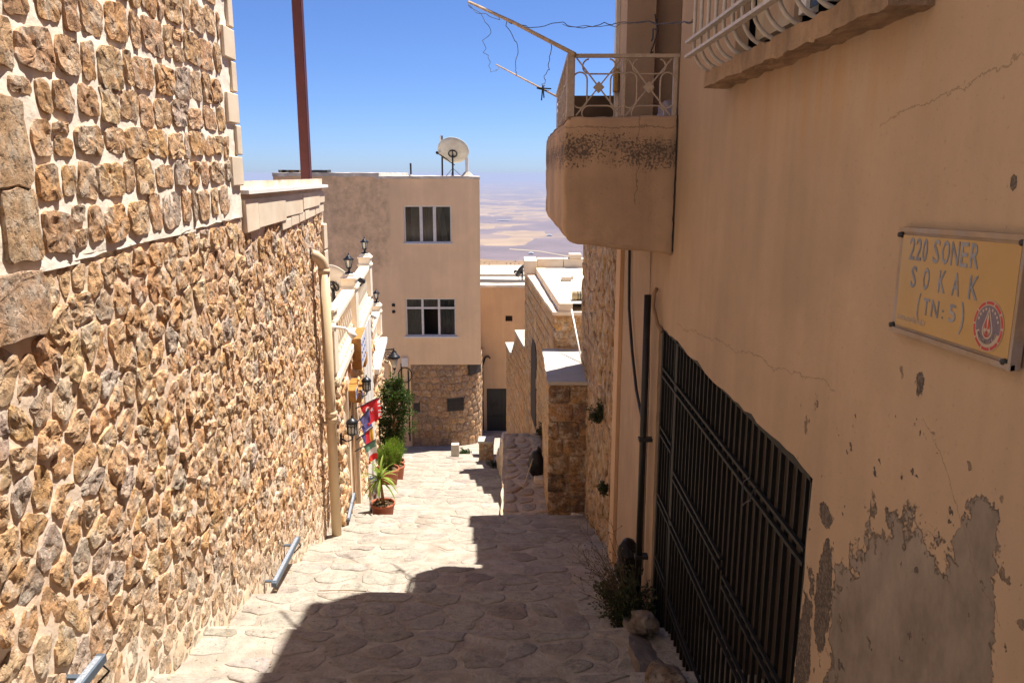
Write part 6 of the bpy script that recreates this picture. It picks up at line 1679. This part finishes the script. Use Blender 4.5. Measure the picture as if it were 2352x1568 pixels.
def text(s, size, sx, y, z, d, mat, name, parent, shear=0.0, spacing=1.0, rot=0.0):
    cu = bpy.data.curves.new('lettering', 'FONT'); cu.body = s; cu.size = size; cu.align_x = 'LEFT'; cu.space_character = spacing; cu.extrude = 0.0003; cu.offset = 0.0007 * (size / 0.08); cu.resolution_u = 2
    o = bpy.data.objects.new('lettering', cu); COL.objects.link(o)
    bpy.context.view_layer.update()
    dg = bpy.context.evaluated_depsgraph_get(); me = o.evaluated_get(dg).to_mesh()
    V = []; ca, sa = math.cos(rot), math.sin(rot)
    for v in me.vertices:
        a, c = v.co.x * sx, v.co.y; a, c = a * ca - c * sa, a * sa + c * ca
        V.append(fr_s(y - a, z + c, d + v.co.z))
    F = [tuple(p.vertices) for p in me.polygons]
    o.evaluated_get(dg).to_mesh_clear(); bpy.data.objects.remove(o); bpy.data.curves.remove(cu)
    return make(name, V, F, mat, parent)
Ls = M['sign_letter']
def cap(ch, y, z0, z1, w_, mat=Ls, name='lettering', parent=sign):
    # one painted character: left edge y, foot z0, top z1, width w_
    o = text(ch, (z1 - z0) / 0.70, 1.0, y, z0, 0.0165, mat, name, parent)
    vs = [v.co.y for v in o.data.vertices]; lo, hi = min(vs), max(vs); k_ = w_ / max(1e-6, hi - lo)
    for v in o.data.vertices: v.co.y = (v.co.y - hi) * k_
    o.location.y = y - wloc(sign).y
    return o
for ch, y, w_ in (('2', 2.062, 0.027), ('2', 2.029, 0.027), ('0', 1.996, 0.024), ('S', 1.945, 0.030), ('O', 1.905, 0.034), ('N', 1.864, 0.034), ('E', 1.823, 0.030), ('R', 1.784, 0.034)):
    cap(ch, y, -0.219, -0.163, w_)
for ch, y, w_ in (('S', 2.041, 0.028), ('O', 1.979, 0.030), ('K', 1.906, 0.032), ('A', 1.845, 0.032), ('K', 1.775, 0.036)): cap(ch, y, -0.288, -0.234, w_)
for ch, y, z0, z1, w_ in (('(', 1.995, -0.354, -0.300, 0.014), ('T', 1.965, -0.350, -0.308, 0.030), ('N', 1.926, -0.350, -0.308, 0.034), (':', 1.876, -0.348, -0.316, 0.007), ('5', 1.846, -0.350, -0.308, 0.030), (')', 1.797, -0.354, -0.298, 0.016)): cap(ch, y, z0, z1, w_)
text('www.mardin.bel.tr', 0.0245, 0.80, 2.095, -0.378, 0.0162, M['sign_cream'], 'web_lettering', sign)
# round municipal emblem: red ring, cream band with lettering, plum field, drop, rays
ec = (1.690, -0.332)
def disc(r, d, mat, name, parent=None, r0=0.0, a0=0, a1=2 * math.pi, k=1.0):
    n_ = 40; V = []; F = []
    for i in range(n_ + 1):
        a = a0 + (a1 - a0) * i / n_
        V += [fr_s(ec[0] - r * math.cos(a), ec[1] + r * math.sin(a) * k, d), fr_s(ec[0] - r0 * math.cos(a), ec[1] + r0 * math.sin(a) * k, d)]
    for i in range(n_): F.append((2 * i, 2 * i + 2, 2 * i + 3, 2 * i + 1))
    return make(name, V, F, mat, parent or sign)
em = disc(0.0665, 0.0166, M['sign_cream'], 'emblem')
for k in range(10): disc(0.064, 0.0171, M['sign_red'], 'ring_segment', em, 0.056, k * 0.628 + 0.04, k * 0.628 + 0.588)
disc(0.053, 0.0171, M['sign_plum'], 'plum_field', em, 0.0, -0.35, math.pi + 0.35)
disc(0.037, 0.0173, M['sign_plum'], 'plum_field', em)
drop = [(0.0, 0.050)] + [(0.023 * math.sin(a) * (1 if a < 9 else 1), -0.010 - 0.024 * math.cos(a)) for a in np.linspace(2.2, 0, 10)]
drop = drop + [(-p[0], p[1]) for p in drop[1:-1][::-1]]
def patch(poly, d, mat, name): return MB().add([fr_s(ec[0] - p[0], ec[1] + p[1], d) for p in [(0, 0)] + poly], [(0, 1 + i, 1 + (i + 1) % len(poly)) for i in range(len(poly))]).build(name, mat, em)
patch(drop, 0.0176, M['sign_cream'], 'drop_outline'); patch([(p[0] * 0.78, p[1] * 0.80 - 0.001) for p in drop], 0.0179, M['sign_plum'], 'drop_field')
patch([(p[0] * 0.66, p[1] * 0.70 - 0.002) for p in drop], 0.0182, M['sign_cream'], 'drop_field')
for k in range(-3, 4):
    a = k * 0.36; c_, s_ = math.cos(a), math.sin(a)
    MB().add([fr_s(ec[0] - x * 1.0, ec[1] - 0.012 + z, 0.0186) for x, z in [(0.0, 0.002), (0.0165 * s_ - 0.0022 * c_, -0.018 * c_), (0.0165 * s_ + 0.0022 * c_, -0.018 * c_)]], [(0, 1, 2)]).build('ray_mark', M['sign_red'], em)
for s in (-1, 1): MB().add([fr_s(ec[0] - x * s, ec[1] + z, 0.0186) for x, z in [(0.002, -0.008), (0.012, -0.006), (0.011, 0.006), (0.004, 0.022)]], [(0, 1, 2, 3)]).build('flame_mark', M['sign_red'], em)
disc(0.0001, 0.0186, M['sign_red'], 'dot_mark', em)
for k in range(4):
    for s in (-1, 1):
        a = math.pi / 2 + s * (0.32 + 0.30 * k); cx, cz = 0.0445 * math.cos(a), 0.0445 * math.sin(a)
        MB().add([fr_s(ec[0] - cx - (0.0055 if q % 2 == 0 else 0.003) * math.cos(q * math.pi / 6), ec[1] + cz + (0.0055 if q % 2 == 0 else 0.003) * math.sin(q * math.pi / 6), 0.0176) for q in range(12)], [tuple(range(12))]).build('rosette_mark', M['sign_cream'], em)
wd = 'MARDİN BELEDİYESİ'
for k, ch in enumerate(wd):
    if ch == ' ': continue
    a = math.pi + 0.42 + (math.pi - 0.84) * k / (len(wd) - 1)
    x, zc = 0.0405 * math.cos(a), 0.0405 * math.sin(a)
    text(ch, 0.0145, 0.8, ec[0] - x * 1.12 + 0.004 * math.sin(-a), ec[1] + zc * 1.12 + 0.0 - 0.002, 0.0174, M['sign_plum'], 'emblem_lettering', em, rot=a + math.pi / 2)
em.scale = (1, 0.84, 0.84); em.location.z += 0.006; em.location.y -= 0.004
for (y, z) in ((SY0 - 0.010, SZ0 + 0.016), (SY0 - 0.010, SZ1 - 0.02), (SY1 + 0.016, SZ1 - 0.016), (SY1 + 0.028, SZ0 + 0.014)):
    MB().tube([fr_s(y, z, 0.008), fr_s(y, z, 0.024)], [0.009, 0.006], 8).build('screw', M['iron'], sign, True)
# ------------------------------------------------------------------ kerb, rocks and weeds at the gate
M['cement'] = m_rough('rough_grey_cement', (0.17, 0.14, 0.12), 0.2, 3, 0.7, 20, 0.02, tint=(0.42, 0.29, 0.18), tfac=0.4)
kb = roughen(MB().add([(0.70, 3.2, gline(3.2) - 0.3), (1.06, 3.2, gline(3.2) - 0.3), (1.06, 5.25, gline(5.25) - 0.3), (0.80, 5.25, gline(5.25) - 0.3), (0.70, 3.2, gline(3.2) + 0.02), (1.05, 3.2, gline(3.2) - 0.06), (1.05, 5.25, gline(5.25) + 0.0), (0.80, 5.25, gline(5.25) + 0.10)], [(0, 1, 5, 4), (1, 2, 6, 5), (2, 3, 7, 6), (3, 0, 4, 7), (4, 5, 6, 7), (3, 2, 1, 0)]).build('cement_ramp', M['cement'], None), 0.08, 0.03, 4)
tag(kb, 'sloping grey cement patch along the foot of the gate', kind='structure')
def rock(x, y, z, r, label, sc=(1, 1, 0.7)):
    bm = bmesh.new(); bmesh.ops.create_icosphere(bm, subdivisions=4, radius=1)
    for v in bm.verts:
        p = v.co.copy(); q = p * 1.3 + Vector((x * 7, y * 5, 0))
        k = 1 + 0.30 * noise.noise(q) + 0.12 * noise.noise(q * 3) + 0.05 * noise.noise(q * 8)
        m_ = max(abs(p.x), abs(p.y), abs(p.z)); k *= (1.0 / m_) ** 0.45
        v.co = Vector((p.x * sc[0], p.y * sc[1], p.z * sc[2])) * r * k * 0.85
    me = bpy.data.meshes.new('rock'); bm.to_mesh(me); bm.free(); me.materials.append(M['stone_dark'])
    at_ = me.attributes.new('tint', 'FLOAT_COLOR', 'POINT'); at_.data.foreach_set('color', [0.19, 0.155, 0.13, 1] * len(me.vertices))
    me.polygons.foreach_set('use_smooth', np.ones(len(me.polygons), dtype=bool))
    o = bpy.data.objects.new('rock', me); o.location = (x, y, z); COL.objects.link(o)
    return tag(o, label, 'rock', 'rocks before the gate')
rock(0.90, 4.93, gline(4.93) + 0.15, 0.105, 'rough grey rock resting on the cement patch beside the weeds')
rock(0.88, 4.0, gline(4.0) + 0.03, 0.145, 'bigger grey boulder jammed against the gate bars', (0.9, 1.1, 0.9))
M['weed_stem'] = m_rough('weed_stem', (0.12, 0.085, 0.05), 0.2, 20, 0.2)
def weed(x, y, z, r, h, n_, label, name='weed_bush', dry=0, wall=None, L=0.035, Wd=0.022, mat='leaf_weed'):
    t = thing(name, (x, y, z), label, 'weed')
    b = MB(); pts = []
    for k in range(n_):
        a = random.uniform(0, 6.283); rr = r * math.sqrt(random.random())
        base = Vector((x + 0.2 * rr * math.cos(a), y + 0.2 * rr * math.sin(a), z))
        tip = Vector((x + rr * math.cos(a), y + rr * math.sin(a), z + h * random.uniform(0.4, 1.0) * (1 - 0.4 * rr / r)))
        if wall: tip.x = min(tip.x, wall)
        mid = base.lerp(tip, 0.5) + Vector((0, 0, 0.1 * h))
        b.tube([base, mid, tip], [0.004, 0.003, 0.0015], 4)
        for i in range(22):
            f = random.uniform(0.2, 1.0); p = (base.lerp(mid, f * 2) if f < 0.5 else mid.lerp(tip, f * 2 - 1)) + rnd_dir() * 0.025
            if wall: p.x = min(p.x, wall)
            pts.append((p, rnd_dir(0.2), random.random() * (0.4 + 0.6 * f)))
    for k in range(dry):
        a = random.uniform(1.6, 4.4); base = Vector((x, y, z)); tip = base + Vector((-random.uniform(0.1, 0.42), random.uniform(-0.25, 0.55), h * random.uniform(0.6, 1.25)))
        mid = base.lerp(tip, 0.55) + Vector((0.03, 0, 0.05)); b.tube([base, mid, tip], [0.0035, 0.0025, 0.0012], 4)
        for q in range(7):
            f = random.uniform(0.3, 0.95); s0 = base.lerp(tip, f) + Vector((0.01, 0, 0.03)); e = s0 + Vector((random.uniform(-.12, .06), random.uniform(-.1, .1), random.uniform(0.02, .12)))
            b.tube([s0, e], [0.0018, 0.001], 4); b.lathe((e.x, e.y, e.z), [(0.002, -0.004), (0.006, 0.0), (0.002, 0.005)], 5)
    b.build('stems', M['weed_stem'], t)
    leaves('foliage', pts, M[mat], t, L, Wd)
weed(0.86, 5.35, gz(0.86, 5.35) - 0.02, 0.26, 0.62, 60, 'dark tangled weed bush with dry seed stems at the foot of the conduit', dry=14, wall=1.03)
weed(0.85, 5.75, gz(0.85, 5.75) - 0.02, 0.20, 0.42, 30, 'smaller weed clump growing behind the conduit foot', dry=6, wall=1.03)
weed(-0.17, 5.12, gz(-0.17, 5.12) - 0.03, 0.10, 0.10, 16, 'small green weed sprouting from a crack in the alley step', 'weed_sprout', L=0.045, Wd=0.035)
weed(0.97, 8.6, -2.75, 0.14, 0.32, 26, 'caper like weed growing out of the rough stone wall', 'wall_weed', wall=1.0)
weed(0.97, 7.9, -3.32, 0.06, 0.22, 12, 'little weed on the wall seam low beside the plaster strip', 'wall_weed', wall=1.0)
weed(-0.42, 18.3, gz(-0.42, 18.3), 0.26, 0.28, 30, 'shaded weed clump on the alley below the side path', 'weed_clump', L=0.05)
weed(-0.34, 15.2, gz(-0.34, 15.2), 0.16, 0.12, 14, 'low weed patch on the shaded step beside the side path', 'weed_clump', L=0.05)
a = atY(1066, 1030, 22.6)
weed(a[0], 22.6, gz(a[0], 22.6), 0.24, 0.42, 26, 'fresh green weed beside the white marker stone', 'weed_clump', L=0.07, Wd=0.04, mat='leaf_dark')
weed(0.62, 14.4, pz(14.4), 0.2, 0.45, 24, 'dark weed beside the doorway of the ashlar house', 'weed_clump', L=0.05)
# black bundle behind the conduit
o = roughen(MB().lathe((0.97, 6.15, gz(0.97, 6.15) + 0.18), [(0.03, 0), (0.09, 0.06), (0.10, 0.16), (0.085, 0.24), (0.10, 0.30), (0.05, 0.40), (0.01, 0.42)], 14).build('tar_bundle', M['bag'], None, True), 0.03, 0.02, 9); tag(o, 'black plastic bundle wedged behind the weeds by the conduit', 'bundle')
# litter
o = MB().lathe((-1.88, 6.3, gz(-1.88, 6.3)), [(0.016, 0), (0.016, 0.012), (0.012, 0.014)], 14).build('bottle_cap', m_plain('blue_plastic', (0.02, 0.05, 0.55), 0.4), None); tag(o, 'bright blue bottle cap on the lit alley near the lamp bar', 'bottle cap')
def twig(pts, label):
    o = MB().tube([(x, y, gz(x, y) + 0.022) for x, y in pts], 0.004, 5).build('twig', M['dry_stem'], None); tag(o, label, 'twig', 'dry twigs on the steps')
twig([(-0.8, 8.0), (-0.7, 7.9), (-0.62, 7.92)], 'dry twig lying across the sunlit step beside the shadow')
twig([(-1.6, 6.0), (-1.35, 6.02), (-1.2, 6.0)], 'dry twig lying along the step edge below the lamp bar')
V, F, C = [], [], []
for k in range(260):
    y = random.uniform(3.0, 11); x = random.uniform(-2.0, -0.2) if random.random() < 0.7 else LW(y) + random.uniform(0.06, 0.25)
    a = random.uniform(0, 6.28); l = random.uniform(0.01, 0.03); z = gz(x, y) + 0.016; b = len(V)
    V += [(x, y, z), (x + l * math.cos(a), y + l * math.sin(a), z + 0.006), (x + 0.4 * l * math.cos(a + 1), y + 0.4 * l * math.sin(a + 1), z + 0.002)]; F.append((b, b + 1, b + 2))
tag(make('dry_leaf_litter', V, F, m_rough('dry_leaf', (0.34, 0.23, 0.11), 0.3, 20, 0), None), 'scraps of dry leaf litter over the pale steps', 'litter', kind='stuff')
